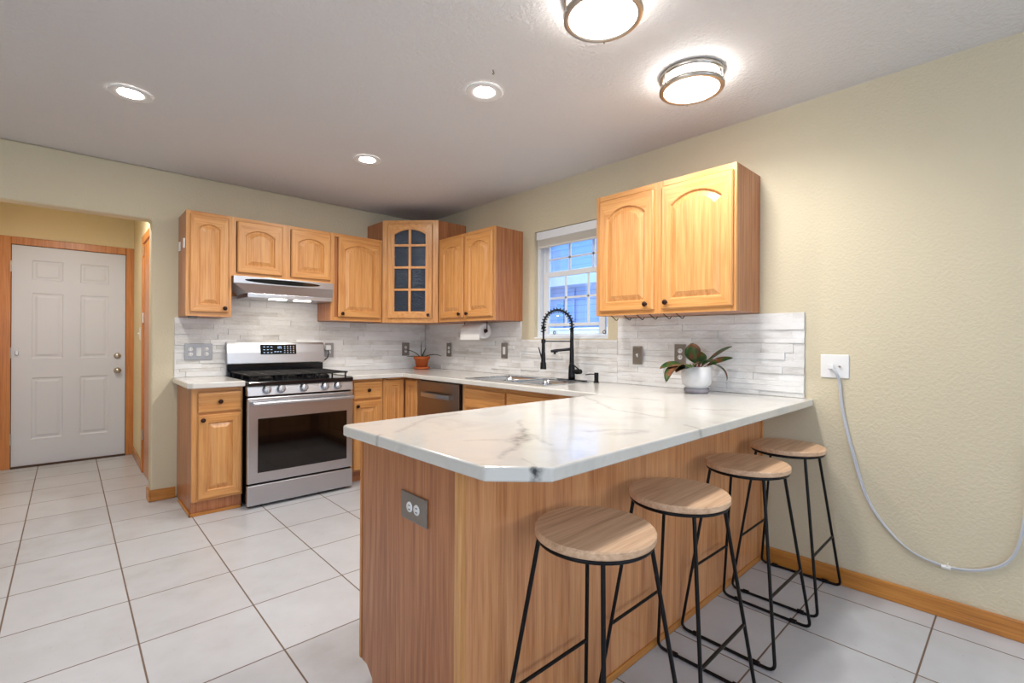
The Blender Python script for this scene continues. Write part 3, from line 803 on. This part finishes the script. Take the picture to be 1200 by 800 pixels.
# faucet
FX, FY = -.125, -2.145
t = empty('kitchen_faucet', (FX, FY, CT+.006), 0, 'tall matte black spring-neck faucet with a second spout behind the sink', 'faucet')
MB().lathe([(0, .006), (.028, .006), (.03, .003), (.03, 0)], Matrix.Scale(1.0, 4), 24).box(-.028, .028, -.125, .125, 0, .006).build('deck_plate', M_FAUCET, t, .003)
MB().lathe([(0, .385), (.013, .385), (.0135, .28), (.016, .20), (.017, .12), (.023, .10), (.025, .03), (.026, .006), (0, .006)], None, 20).build('post', M_FAUCET, t)
dirv = Vector((-.155, .14, 0)); reach = dirv.length; dn = dirv.normalized()
def fp(s, z): return Vector((dn.x*s, dn.y*s, z))
arc = []
for k in range(25):
    a = PI-PI*k/24; arc.append(fp(reach/2+reach/2*math.cos(a), .40+.115*math.sin(a)))
arc = [fp(0, .37)]+arc+[fp(reach, .35), fp(reach, .29)]
MB().tube(arc, .0075, 10).build('hose', M_FAUCET, t)
# helical spring round the hose
def along(path, s):
    L = [0]
    for i in range(len(path)-1): L.append(L[-1]+(path[i+1]-path[i]).length)
    T_ = s*L[-1]
    for i in range(len(path)-1):
        if T_ <= L[i+1]+1e-9:
            f = (T_-L[i])/(L[i+1]-L[i]); return path[i].lerp(path[i+1], f), (path[i+1]-path[i]).normalized()
    return path[-1], (path[-1]-path[-2]).normalized()
hel = []; side = Vector((-dn.y, dn.x, 0))
sub = arc[:-1]
for k in range(20*14+1):
    s = k/(20*14); P, tg = along(sub, s); nn = side.cross(tg).normalized(); a = 2*PI*k/14
    hel.append(P+(side*math.cos(a)+nn*math.sin(a))*.0175)
MB().tube(hel, .0028, 6).build('spring', M_FAUCET, t)
mb = MB(); mb.cyl(fp(reach, .30), fp(reach, .20), .012, .013); mb.cyl(fp(reach, .20), fp(reach, .13), .015, .017); mb.cyl(fp(reach, .13), fp(reach, .08), .021, .023)
mb.cyl(fp(reach+.012, .16), fp(reach+.035, .24), .005, .004)
mb.build('spray_head', M_FAUCET, t)
MB().lathe([(0, .012), (.012, .008), (.016, 0), (.012, -.008), (0, -.012)], Matrix.Translation(fp(reach, .385)), 14).build('swivel_joint', M_FAUCET, t)
mb = MB(); mb.cyl(fp(0, .285), fp(reach, .285), .0045); mb.cyl(fp(reach, .272), fp(reach, .298), .016); mb.build('docking_arm', M_FAUCET, t)
mb = MB(); mb.cyl(fp(0, .228), fp(reach*.66, .215), .010); mb.cyl(fp(reach*.60, .222), fp(reach*.60, .190), .009); mb.cyl(fp(reach*.5, .216), fp(reach*.74, .212), .013, .009); mb.build('pot_filler_spout', M_FAUCET, t)
mb = MB(); mb.cyl((0, 0, .065), (.0, -.055, .065), .016); mb.cyl((0, -.045, .065), (0, -.085, .068), .019, .017); mb.cyl((.0, -.07, .08), (-.03, -.01, .135), .005, .004); mb.build('lever_handle', M_FAUCET, t)
t = empty('soap_dispenser', (-.10, -2.350, CT+.001), 0, 'small black soap dispenser pump right of the faucet', 'soap dispenser')
MB().lathe([(0, .07), (.014, .07), (.016, .066), (.015, .012), (.019, .006), (.019, 0), (0, 0)], None, 18).build('pump_body', M_FAUCET, t)
MB().tube([(0, 0, .058), (-.03, .03, .060), (-.055, .055, .054)], .0035, 8).build('nozzle', M_FAUCET, t)

# ------------------------------------------------------------------ range
t = empty('gas_range', (-1.905, 0, 0), 0, 'freestanding stainless steel gas range with five front knobs', 'range')
RW = .774; d = .655
MB().box(.004, RW-.004, -d+.01, -.03, .03, .868).build('body', M_ENAMEL, t)
MB().box(.03, RW-.03, -d+.04, -.05, 0, .03).build('feet_skirt', M_DARKGAP, t)
MB().box(0, RW, -.678, -d+.01, .022, .166).build('storage_drawer', M_STEEL, t, .005)
od = MB().box(0, RW, -.682, -d+.01, .180, .790).build('oven_door', M_STEEL, t, .006)
MB().box(.066, RW-.052, -.686, -.680, .252, .640).build('oven_window', M_GLASSK, od, .003)
mb = MB(); mb.cyl((.025, -.735, .752), (RW-.02, -.735, .752), .0135, n=20)
for x in (.045, RW-.04): mb.box(x-.012, x+.012, -.735, -.680, .742, .762)
mb.build('handle', M_STEEL, od)
cp = MB(); cp.add([(0,-.682,.803),(RW,-.682,.803),(RW,-.668,.872),(0,-.668,.872),(0,-.62,.803),(RW,-.62,.803),(RW,-.62,.872),(0,-.62,.872)],
    [(0,1,2,3),(4,7,6,5),(0,4,5,1),(3,2,6,7),(0,3,7,4),(1,5,6,2)])
cpo = cp.build('control_panel', M_STEEL, t, .003)
for x in (.125, .222, .385, .545, .645):
    T = Matrix.Translation((x, -.675, .842)) @ Matrix.Rotation(PI/2-.19, 4, 'X')
    kb = MB().lathe([(0, .036), (.022, .036), (.025, .033), (.027, .012), (.030, .008), (.030, 0)], T, 24).build('knob', M_STEEL, cpo)
    MB().box(-.004, .004, -.022, .022, .034, .044, 0, T).build('knob_grip', M_STEEL, kb, .002)
ck = MB().box(-.0, RW, -.690, -.055, .872, .905).build('cooktop', M_ENAMEL, t, .008)
for bx, by, r in ((.17, -.20, .04), (.17, -.48, .05), (.387, -.34, .045), (.60, -.20, .035), (.60, -.48, .055)):
    MB().lathe([(0, .024), (r*.7, .024), (r*.8, .018), (r, .012), (r*1.05, 0), (0, 0)], Matrix.Translation((bx, by, .905)), 20).build('burner', M_CAST, ck)
def grate(x0, x1):
    mb = MB(); z = .945; y0, y1 = -.635, -.085; r = .006
    def bar(a, b): mb.tube([a, b], r, 6)
    for x in (x0, x1): bar((x, y0, z), (x, y1, z))
    for y in (y0, y1): bar((x0, y, z), (x1, y, z))
    for k in range(1, 6):
        y = y0+(y1-y0)*k/6; bar((x0, y, z), (x1, y, z))
    bar(((x0+x1)/2, y0, z), ((x0+x1)/2, y1, z))
    for x in (x0+.01, x1-.01):
        for y in (y0+.01, y1-.01, (y0+y1)/2): mb.cyl((x, y, .905), (x, y, z+.004), .007)
    return mb
for a, b in ((.03, .262), (.272, .502), (.512, .744)): grate(a, b).build('grate', M_CAST, t)
mb = MB(); mb.box(.004, RW-.004, -.06, -.022, .86, 1.01); mb.build('backguard_base', M_ENAMEL, t, .003)
bg = MB(); V = []; n = 12
for x in (0, RW):
    for (y, z) in ((-.024, 1.005), (-.085, 1.005), (-.088, 1.012), (-.078, 1.10), (-.062, 1.165), (-.052, 1.182), (-.024, 1.185)): V.append((x, y, z))
bg.add(V, [tuple(range(7)), tuple(range(7, 14))[::-1]]+[(j, (j+1) % 7, 7+(j+1) % 7, 7+j) for j in range(7)])
bgo = bg.build('backguard', M_STEEL, t, .002)
T = Matrix.Translation((.245, -.0855, 1.083)) @ Matrix.Rotation(-.13, 4, 'X')
dp = MB().box(0, .285, -.002, .004, 0, .082, 0, T).build('control_display', M_DISPLAY, bgo, .002)
mb = MB()
def seg7(x, z, ch, s=.008):
    on = {'1': 'bc', '2': 'abged', '5': 'afgcd', ':': '', '0': 'abcdef'}[ch]
    sg = {'a': (0, 2*s, s, .001), 'g': (0, s, s, .001), 'd': (0, 0, s, .001), 'b': (s, s, .001, s), 'c': (s, 0, .001, s), 'f': (0, s, .001, s), 'e': (0, 0, .001, s)}
    for c in on: a = sg[c]; mb.box(x+a[0], x+a[0]+a[2]+.0008, -.0032, -.001, z+a[1], z+a[1]+a[3]+.0008, 0, T)
for i, ch in enumerate('125'):
    mb = MB(); seg7(.125+i*.014, .048, ch); mb.build('digit', M_DIGIT, dp)
mb = MB()
for r in range(4):
    for c in range(4): mb.box(.185+c*.024, .193+c*.024, -.0032, -.001, .012+r*.017, .0155+r*.017, 0, T)
mb.build('number_keys', M_DIGIT, dp); mb = MB()
for r in range(3):
    for c in range(3): mb.box(.02+c*.028, .034+c*.028, -.0032, -.001, .012+r*.024, .0155+r*.024, 0, T)
mb.build('mode_keys', M_DIGIT, dp); mb = MB()
for c in range(3): mb.box(.105+c*.022, .118+c*.022, -.0032, -.001, .018, .022, 0, T)
mb.build('timer_keys', M_DIGIT, dp)

# range hood
t = empty('range_hood', (-1.925, 0, 1.56), 0, 'slim stainless under-cabinet range hood with lit lamps over the range', 'range hood')
HW = .76
MB().box(0, HW, -.365, -.001, .072, .129).build('hood_body', M_STEEL, t, .003)
mb = MB()
V = [(0,-.36,.072),(HW,-.36,.072),(HW,-.0205,.072),(0,-.0205,.072), (.10,-.34,.005),(HW,-.34,.005),(HW,-.0205,.005),(.10,-.0205,.005)]
mb.add(V, [(0,1,5,4),(1,2,6,5),(2,3,7,6),(3,0,4,7),(0,3,2,1),(4,5,6,7)])
mb.build('sloped_underside', M_STEEL, t)
lp_ = MB().box(.10, HW, -.345, -.0205, -.028, .005).build('lower_lip', M_STEEL, t, .003)
T = Matrix(((1,0,0,HW*.5-.02),(0,0,-1,-.366),(0,1,0,.1005),(0,0,0,1)))
MB().prism([(.285*math.cos(2*PI*k/40), .0185*math.sin(2*PI*k/40)*1.0) for k in range(40)], 0, .003, 0, T).build('control_oval', M_DISPLAY, t)
for x in (.27, .46):
    MB().box(x, x+.12, -.335, -.27, -.034, -.0285).build('lamp', M_HOODL, t, .002)
struct(box('trim_1', M_TRIM, -1.93, -1.165, -.020, -.0005, 1.561, 1.69))

# ------------------------------------------------------------------ ceiling lamps
def flush(x, y, label):
    t = empty('ceiling_lamp', (x, y, H), 0, label, 'ceiling lamp')
    R = .140
    MB().lathe([(0, 0), (R, 0), (R+.004, -.004), (R+.004, -.020), (R-.004, -.024), (0, -.024)], None, 56).build('ceiling_pan', M_NICKEL, t)
    MB().lathe([(R-.018, -.0245), (R-.012, -.030), (R-.010, -.062), (R-.018, -.076), (R-.05, -.082), (0, -.085)], None, 56).build('diffuser', M_LAMP, t)
    MB().lathe([(R-.016, -.060), (R+.004, -.060), (R+.006, -.064), (R+.006, -.074), (R+.001, -.079), (R-.014, -.079), (R-.016, -.076), (R-.016, -.060)], None, 56).build('rim_ring', M_NICKEL, t)
    for a in (.6, .6+2*PI/3, .6+4*PI/3):
        mb = MB(); c, s = math.cos(a), math.sin(a)
        mb.tube([((R+.004)*c, (R+.004)*s, -.010), ((R+.006)*c, (R+.006)*s, -.082)], .0035, 8); mb.build('bracket', M_NICKEL, t)
    down_light(t, -.10, FLUSH_W, (1, .97, .93), 165, .06)
flush(-1.396, -3.348, 'round flush ceiling lamp with nickel rings, cut by the top edge of the photo')
flush(-.675, -3.330, 'round flush ceiling lamp with nickel rings, nearer the right wall')
def can(x, y, label, m=None, name='recessed_light', r=.093, watts=None, cone=150):
    t = empty(name, (x, y, H), 0, label, 'recessed light')
    MB().lathe([(r, -.0005), (r, -.005), (r-.006, -.007), (r*.60, -.004), (r*.57, -.0035)], None, 36).build('trim_ring', M_WHITE, t)
    MB().lathe([(0, -.0045), (r*.4, -.0042), (r*.58, -.003)], None, 36).build('lamp_lens', m or M_SPOT, t)
    if watts: down_light(t, -.02, watts, (1, .95, .90), cone)
can(-1.288, -2.533, 'white recessed ceiling light nearest the flush lamps, over the peninsula', watts=CAN_W)
can(-1.30, -1.262, 'small white recessed ceiling light over the range and corner, farthest from the camera', watts=CAN_W)
can(-2.603, -1.263, 'white recessed ceiling light left of the others, near the hall opening', watts=CAN_W)
can(-2.80, .55, 'recessed light in the hall ceiling beyond the opening', M_SPOTR, watts=HALL_W, cone=176)
for i, (x, y) in enumerate(((-1.3, -5.6), (-3.6, -5.6), (-3.9, -3.6))):  # unseen cans behind the camera, added only to light the scene
    can(x, y, ['added fill light in the room behind, towards the right wall', 'added fill light in the room behind, at its middle', 'added fill light left of the camera'][i], M_SPOTR)
T = Matrix.Translation((-1.383, -2.713, H))
hk = [(0, 0, 0), (0, 0, -.008)]+[(.006*math.sin(a), 0, -.014+.006*math.cos(a)) for a in [k*PI/6 for k in range(0, 9)]]
o = MB().tube(hk, .002, 6).build('ceiling_hook', M_BRONZE); o.location = (-1.383, -2.713, H)
tag(o, 'tiny brass cup hook screwed into the ceiling between the lights', 'hook')

# ------------------------------------------------------------------ outlets and switches
def plate(loc, rz, w, h, label, kinds, mat, cat='outlet', gang=.046, horiz=False):
    t = empty('wall_outlet' if cat == 'outlet' else 'light_switch', loc, rz, label, cat)
    MB().box(-w/2, w/2, -.006, 0, -h/2, h/2).build('cover_plate', mat, t, .003)
    n = len(kinds)
    for i, k in enumerate(kinds):
        cx = (i-(n-1)/2)*gang
        if k == 'duplex':
            for s in (-1, 1):
                px, pz = (cx, s*.0195) if not horiz else (s*.0195, 0)
                mb = MB(); mb.lathe([(0, .0025), (.0145, .0025), (.0155, 0)], Matrix.Translation((px, -.006, pz)) @ Matrix.Rotation(PI/2, 4, 'X'), 20)
                f = mb.build('socket', M_WHITE, t)
                mb = MB()
                for a, b in ((-.006, .002), (.006, .002)): 
                    if horiz: mb.box(px+b-.004, px+b+.004, -.0092, -.0080, pz+a-.0012, pz+a+.0012)
                    else: mb.box(px+a-.0012, px+a+.0012, -.0092, -.0080, pz+b-.004, pz+b+.004)
                mb.build('slots', M_SLOT, f)
        elif k == 'rocker':
            MB().box(cx-.016, cx+.016, -.010, -.005, -.033, .033).build('rocker', M_WHITE, t, .002)
        elif k == 'toggle':
            f = MB().box(cx-.005, cx+.005, -.009, -.005, -.012, .012).build('toggle', M_WHITE, t)
            MB().box(cx-.004, cx+.004, -.020, -.008, -.001, .009).build('toggle_lever', M_WHITE, f, .001)
        elif k == 'jack':
            MB().box(cx-.008, cx+.008, -.008, -.005, -.012, .008).build('jack', M_SLOT, t)
        elif k == 'coax':
            MB().cyl((cx, -.006, 0), (cx, -.016, 0), .005).build('jack', M_NICKEL, t)
    return t
SB = -.0205    # in front of the stone
plate((-2.088, SB, 1.108), 0, .185, .128, 'wide silver multi-gang wall plate left of the range', ['duplex', 'rocker', 'duplex'], M_PEWTER, gang=.052)
plate((-1.062, SB, 1.112), 0, .080, .130, 'silver outlet plate with a plug, just right of the range backguard', ['duplex'], M_PEWTER)
t = empty('power_plug', (-1.085, SB-.009, 1.135), 0, 'white adapter plug with a dark cord behind the range', 'plug')
MB().box(-.022, .022, -.035, 0, -.022, .022).build('adapter', M_WHITE, t, .004)
MB().tube([(0, -.025, -.02), (.004, -.030, -.05), (-.006, -.028, -.09), (-.045, -.01, -.13)], .005, 8).build('cord', M_SLOT, t)
plate((-.262, SB, 1.113), 0, .085, .135, 'nickel outlet plate on the stove wall beside the potted aloe', ['duplex'], M_PLATE)
plate((SB, -.460, 1.113), -PI/2, .080, .135, 'nickel outlet plate on the sink wall nearest the corner', ['duplex'], M_PLATE)
plate((SB, -1.293, 1.120), -PI/2, .082, .135, 'nickel rocker switch plate between the paper towels and window', ['rocker'], M_PLATE, 'switch')
plate((SB, -2.634, 1.114), -PI/2, .075, .122, 'nickel toggle switch plate below the right-hand wall cabinet', ['toggle'], M_PLATE, 'switch')
plate((SB, -2.940, 1.130), -PI/2, .078, .122, 'nickel outlet plate half hidden behind the leafy plant', ['duplex'], M_PLATE)
plate((-.0005, -3.7585, 1.088), -PI/2, .122, .118, 'white two-gang jack plate on the cream wall above the hanging cable', ['jack', 'coax'], M_WHITE, 'outlet')
plate((PX-.0005, -3.192, .7145), -PI/2, .142, .082, 'nickel outlet plate lying sideways on the peninsula end panel', ['duplex'], M_PLATE, horiz=True)
plate((-2.3305, 1.334, 1.254), -PI/2, .075, .12, 'white switch plate on the right wall of the hall', ['toggle'], M_WHITE, 'switch')
# small bits at the left cabinet
for k, x in enumerate((-.275, -.09)):
    o = MB().box(-.010, 0, -.012, .012, -.035, .035).build('adhesive_hook', M_WHITE, None, .002); o.location = (-2.219, x, 1.90)
    tag(o, 'small white adhesive hook on the narrow cabinet side, ' + ('nearer its front' if k == 0 else 'nearer the wall'), 'hook')
t = empty('under_cabinet_light', (-2.17, -.28, 1.3745), 0, 'small grey puck light under the narrow left wall cabinet', 'light')
MB().lathe([(0, 0), (.032, 0), (.034, -.004), (.030, -.016), (0, -.016)], None, 20).build('housing', M_GREYBIT, t)

# the cable hanging on the right wall
def bez(P, n=14):
    out = []
    P = [Vector(p) for p in P]
    for i in range(len(P)-1):
        p0 = P[max(i-1, 0)]; p1 = P[i]; p2 = P[i+1]; p3 = P[min(i+2, len(P)-1)]
        for k in range(n):
            s = k/n; out.append(.5*((2*p1)+(-p0+p2)*s+(2*p0-5*p1+4*p2-p3)*s*s+(-p0+3*p1-3*p2+p3)*s**3))
    out.append(P[-1]); return out
t = empty('wall_cable', (0, -3.77, .3), 0, 'long grey cable hanging in a loop from the white wall jack', 'cable')
cp_ = [(-.020,-3.745,1.085),(-.028,-3.772,1.06),(-.012,-3.785,1.0),(-.009,-3.797,.874),(-.009,-3.841,.669),(-.009,-3.91,.436),(-.009,-4.038,.272),(-.009,-4.17,.227),(-.010,-4.291,.250),(-.010,-4.378,.328),(-.010,-4.413,.494),(-.010,-4.43,.80)]
for k, dy in enumerate((0, .007)):
    pts = bez([(x-.001*k, y+dy*(1-abs(i-4)/9)*(.6 if i > 6 else 1), z+(.004 if k and i > 5 else 0)-.3) for i, (x, y, z) in enumerate(cp_)])
    pts = [Vector((p.x, p.y+3.77, p.z)) for p in pts]
    MB().tube(pts, .0042, 8).build('cable_strand', M_CABLE, t)
MB().cyl((-.010, -.395, -.075), (-.010, -.425, -.073), .009).tube([(-.015, -.41, -.075), (-.02, -.418, -.050)], .002, 6).tube([(-.015, -.41, -.075), (-.02, -.440, -.060)], .002, 6).build('cable_tie', M_WHITE, t)
MB().box(-.030, -.016, .012, .038, .775, .80).build('cable_plug', M_WHITE, t, .002)

# ------------------------------------------------------------------ counter items
t = empty('paper_towel_holder', (-.15, -1.045, 1.375), 0, 'under-cabinet paper towel rod with end brackets', 'paper towel holder')
MB().cyl((0, -.165, -.083), (0, .165, -.083), .006).build('rod', M_BRONZE, t)
for s in (-1, 1): MB().box(-.004, .004, s*.160-.002, s*.160+.002, -.095, -.0005).build('bracket', M_BRONZE, t, .001)
t = empty('paper_towel_roll', (-.15, -1.045, 1.292), 0, 'white paper towel roll hanging under the cabinet left of the window', 'paper towel')
mb = MB(); mb.lathe([(.019, -.138), (.064, -.138), (.066, -.136), (.066, .136), (.064, .138), (.019, .138), (.019, -.138)], Matrix.Rotation(PI/2, 4, 'X'), 40); mb.build('roll', M_PAPER, t)
MB().lathe([(.0185, -.139), (.0155, -.139), (.0155, .139), (.0185, .139), (.0185, -.139)], Matrix.Rotation(PI/2, 4, 'X'), 20).build('cardboard_core', plain('cardboard', (90, 70, 55), .9), t)
MB().box(-.068, -.0665, -.137, .137, -.078, .0).build('loose_sheet', M_PAPER, t)

def blade(mb, base, dirv, L, wd, curl, n=12, cup=.25, twist=0, tipdrop=0, m=0, shape='leaf'):
    """leaf along a bending curve; curl<0 droops"""
    base = Vector(base); d = Vector(dirv).normalized(); side = d.cross(Vector((0, 0, 1)))
    side = side.normalized() if side.length > .01 else Vector((1, 0, 0))
    side = (Matrix.Rotation(twist, 3, d) @ side)
    V = []; F = []; p = base.copy()
    for i in range(n+1):
        s = i/n
        if shape == 'leaf': ww = wd*max(.04, math.sin(PI*min(1, .06+s*.94))**.8*(1-.25*s)) if s > .22 else wd*(.07+.0*s)
        else: ww = wd*(1-s)**.6
        if shape == 'leaf' and s > .22: q = (s-.22)/.78; ww = wd*max(.03, math.sin(PI*q)**.75)+wd*.05
        up = side.cross(d).normalized()
        for j, o in enumerate((-1, -.5, 0, .5, 1)): V.append(p+side*ww*.5*o+up*(abs(o)*ww*cup))
        p = p+d*(L/n)
        d = (Matrix.Rotation(curl/n*(1+tipdrop*s), 3, side) @ d).normalized()
    for i in range(n):
        for j in range(4): F.append((i*5+j, i*5+j+1, (i+1)*5+j+1, (i+1)*5+j))
    mb.add([tuple(v) for v in V], F, m, True)
    return mb
rv = Vector((Rv.x, Rv.y, 0))
# terracotta pot with aloe
t = empty('potted_aloe', (-.20, -.235, CT+.001), 0, 'small terracotta pot with thin aloe leaves in the counter corner', 'potted plant')
MB().lathe([(0, .0), (.066, 0), (.078, .004), (.080, .020), (.074, .022), (.060, .012), (0, .012)], None, 32).build('saucer', M_TERRA, t)
MB().lathe([(0, .013), (.054, .013), (.070, .098), (.080, .100), (.083, .128), (.074, .129), (.068, .110), (0, .108)], None, 32).build('pot', M_TERRA, t)
MB().lathe([(0, .114), (.069, .112)], None, 24).build('soil', M_SOIL, t)
for dv, L, cu in (((-.75, .1, 1.0), .20, -1.1), ((-.15, 0, 1), .17, .35), ((1, -.35, .65), .19, -1.0), ((-1, .2, .35), .13, -.5), ((.2, -.3, 1), .11, -.3)):
    mb = MB(); dd = rv*dv[0]+Vector((-rv.y, rv.x, 0))*(-dv[1])
    blade(mb, (dd.x*.02, dd.y*.02, .112), (dd.x, dd.y, dv[2]), L, .020, cu, 12, .35, shape='spike')
    mb.build('leaf', M_ALOE, t, solid=.004)
# white pot with broad leaves
t = empty('potted_houseplant', (-.175, -3.120, CT+.001), 0, 'broad-leaved green and red houseplant in a white pot on the peninsula end', 'potted plant')
MB().lathe([(0, 0), (.062, 0), (.068, .004), (.070, .026), (.064, .027), (.060, .012), (0, .012)], None, 36).build('saucer', M_SAUCER, t)
MB().lathe([(0, .013), (.056, .013), (.060, .034), (.078, .050), (.083, .09), (.084, .150), (.078, .151), (.077, .132), (0, .130)], None, 40).build('pot', M_CERAM, t)
MB().lathe([(0, .139), (.0765, .137)], None, 24).build('soil', M_SOIL, t)
fw = Vector((-Fv.x, -Fv.y, 0))     # towards the room
LV = [(-1.0, .35, .50, .235, .085, -1.7, .1), (-.9, .1, .28, .20, .080, -.7, -.3), (-.30, .3, 1.0, .165, .085, -.2, .6), (-.05, .1, 1.0, .15, .09, .3, 1.2), (.75, .0, .62, .225, .060, -.2, -.5),
      (.80, .3, .36, .185, .065, -.1, .4), (.7, .15, .60, .21, .034, -2.4, .0), (-.8, .5, .12, .16, .075, -.5, 0), (.3, -.2, .9, .12, .07, -.6, .9), (.35, .5, .5, .13, .06, -.5, 0), (-.5, .7, .45, .16, .08, -.9, .2)]
for a, b, c, L, wd, cu, tw in LV:
    dd = rv*a+fw*b; mb = MB(); blade(mb, (dd.x*.02, dd.y*.02, .138), (dd.x, dd.y, c), L, wd, cu, 14, .18, tw)
    mb.build('leaf', M_LEAF, t, solid=.0015)
for k in range(6):
    a = k*1.05; MB().tube([(.02*math.cos(a), .02*math.sin(a), .137), (.035*math.cos(a), .035*math.sin(a), .165)], .003, 6).build('stem', M_RED, t)

# mug hooks under the right-hand wall cabinet
hk = [(0, 0, 0), (0, 0, -.010)]+[(0, -.012*math.sin(a), -.010-.012+.012*math.cos(a)) for a in [k*PI/7 for k in range(1, 9)]]
h0 = MB().tube([(0, .026, 0), (0, .022, -.003), (0, -.010, -.030), (0, -.016, -.031), (0, -.026, -.018)], .0024, 6).build('mug_hook', M_BLACK)
tag(h0, 'thin black wire hook under the wall cabinet above the leafy plant', 'hook', 'wire hooks under the right-hand wall cabinet')
for k, y in enumerate((-2.642, -2.737, -2.828, -2.915, -3.004, -3.083)):
    o = h0 if k == 0 else h0.copy()
    if k: C.objects.link(o)
    o.location = (-.30, y, 1.3695)

# ------------------------------------------------------------------ stools
def stool():
    t = empty('bar_stool', (0, 0, 0))
    zt = .705; R = .163; th = .022
    MB().lathe([(0, zt), (R-.004, zt), (R, zt-.004), (R, zt-th+.004), (R-.003, zt-th), (0, zt-th)], None, 64, 0, False).build('seat', M_SEAT, t)
    zr = zt-th-.007
    ring = [(.152*math.cos(2*PI*k/48), .152*math.sin(2*PI*k/48), zr) for k in range(48)]
    MB().tube(ring, .0065, 8, 0, True).build('seat_ring', M_BLACK, t)
    r = .0062; fx, fy, ax, ay = .200, .184, .106, .106
    leg = lambda sx, sy, z: Vector((sx*(fx+(ax-fx)*z/zr), sy*(fy+(ay-fy)*z/zr), z))
    for sx in (-1, 1):
        # one bent rod: leg, rounded corner, floor bar, corner, leg
        def corner(sy):
            c = leg(sx, sy, .0); out = []
            q = .035; a = leg(sx, sy, q); b = Vector((sx*fx, sy*(fy-q), r+.001))
            mid = Vector((sx*fx, sy*fy, r+.001))
            for k in range(7): s = k/6; out.append(a*(1-s)**2+mid*2*s*(1-s)+b*s*s)
            return out
        c1 = corner(1)
        MB().tube([leg(sx, 1, zr), leg(sx, 1, .3)]+c1[:4], r, 8).build('leg', M_BLACK, t)
        MB().tube(c1[3:]+corner(-1)[::-1][:4], r, 8).build('floor_rail', M_BLACK, t)
        MB().tube(corner(-1)[::-1][3:]+[leg(sx, -1, .3), leg(sx, -1, zr)], r, 8).build('leg', M_BLACK, t)
        for sy in (-1, 1): MB().cyl((sx*fx, sy*(fy-.055), r+.003), (sx*fx, sy*(fy-.080), r+.003), .0092).build('foot_pad', M_BLACK, t)
    for sy in (-1, 1):
        z = .255; MB().tube([leg(-1, sy, z), leg(1, sy, z)], r*.9, 8).build('footrest', M_BLACK, t)
    return t
SL = ['round wooden bar stool with black legs, largest and nearest the camera', 'round wooden bar stool second from the camera, before the peninsula middle',
      'round wooden bar stool third from the camera, next to the one by the wall', 'round wooden bar stool farthest back, against the cream wall']
s0 = stool()
for k, x in enumerate((-1.763, -1.303, -.722, -.222)):
    o = s0 if k == 0 else copy_tree(s0)
    o.location = (x-.020, -3.617, 0); tag(o, SL[k], 'stool', 'bar stools along the peninsula')
    o.rotation_euler = (0, 0, (0, .012, -.015, .01)[k])
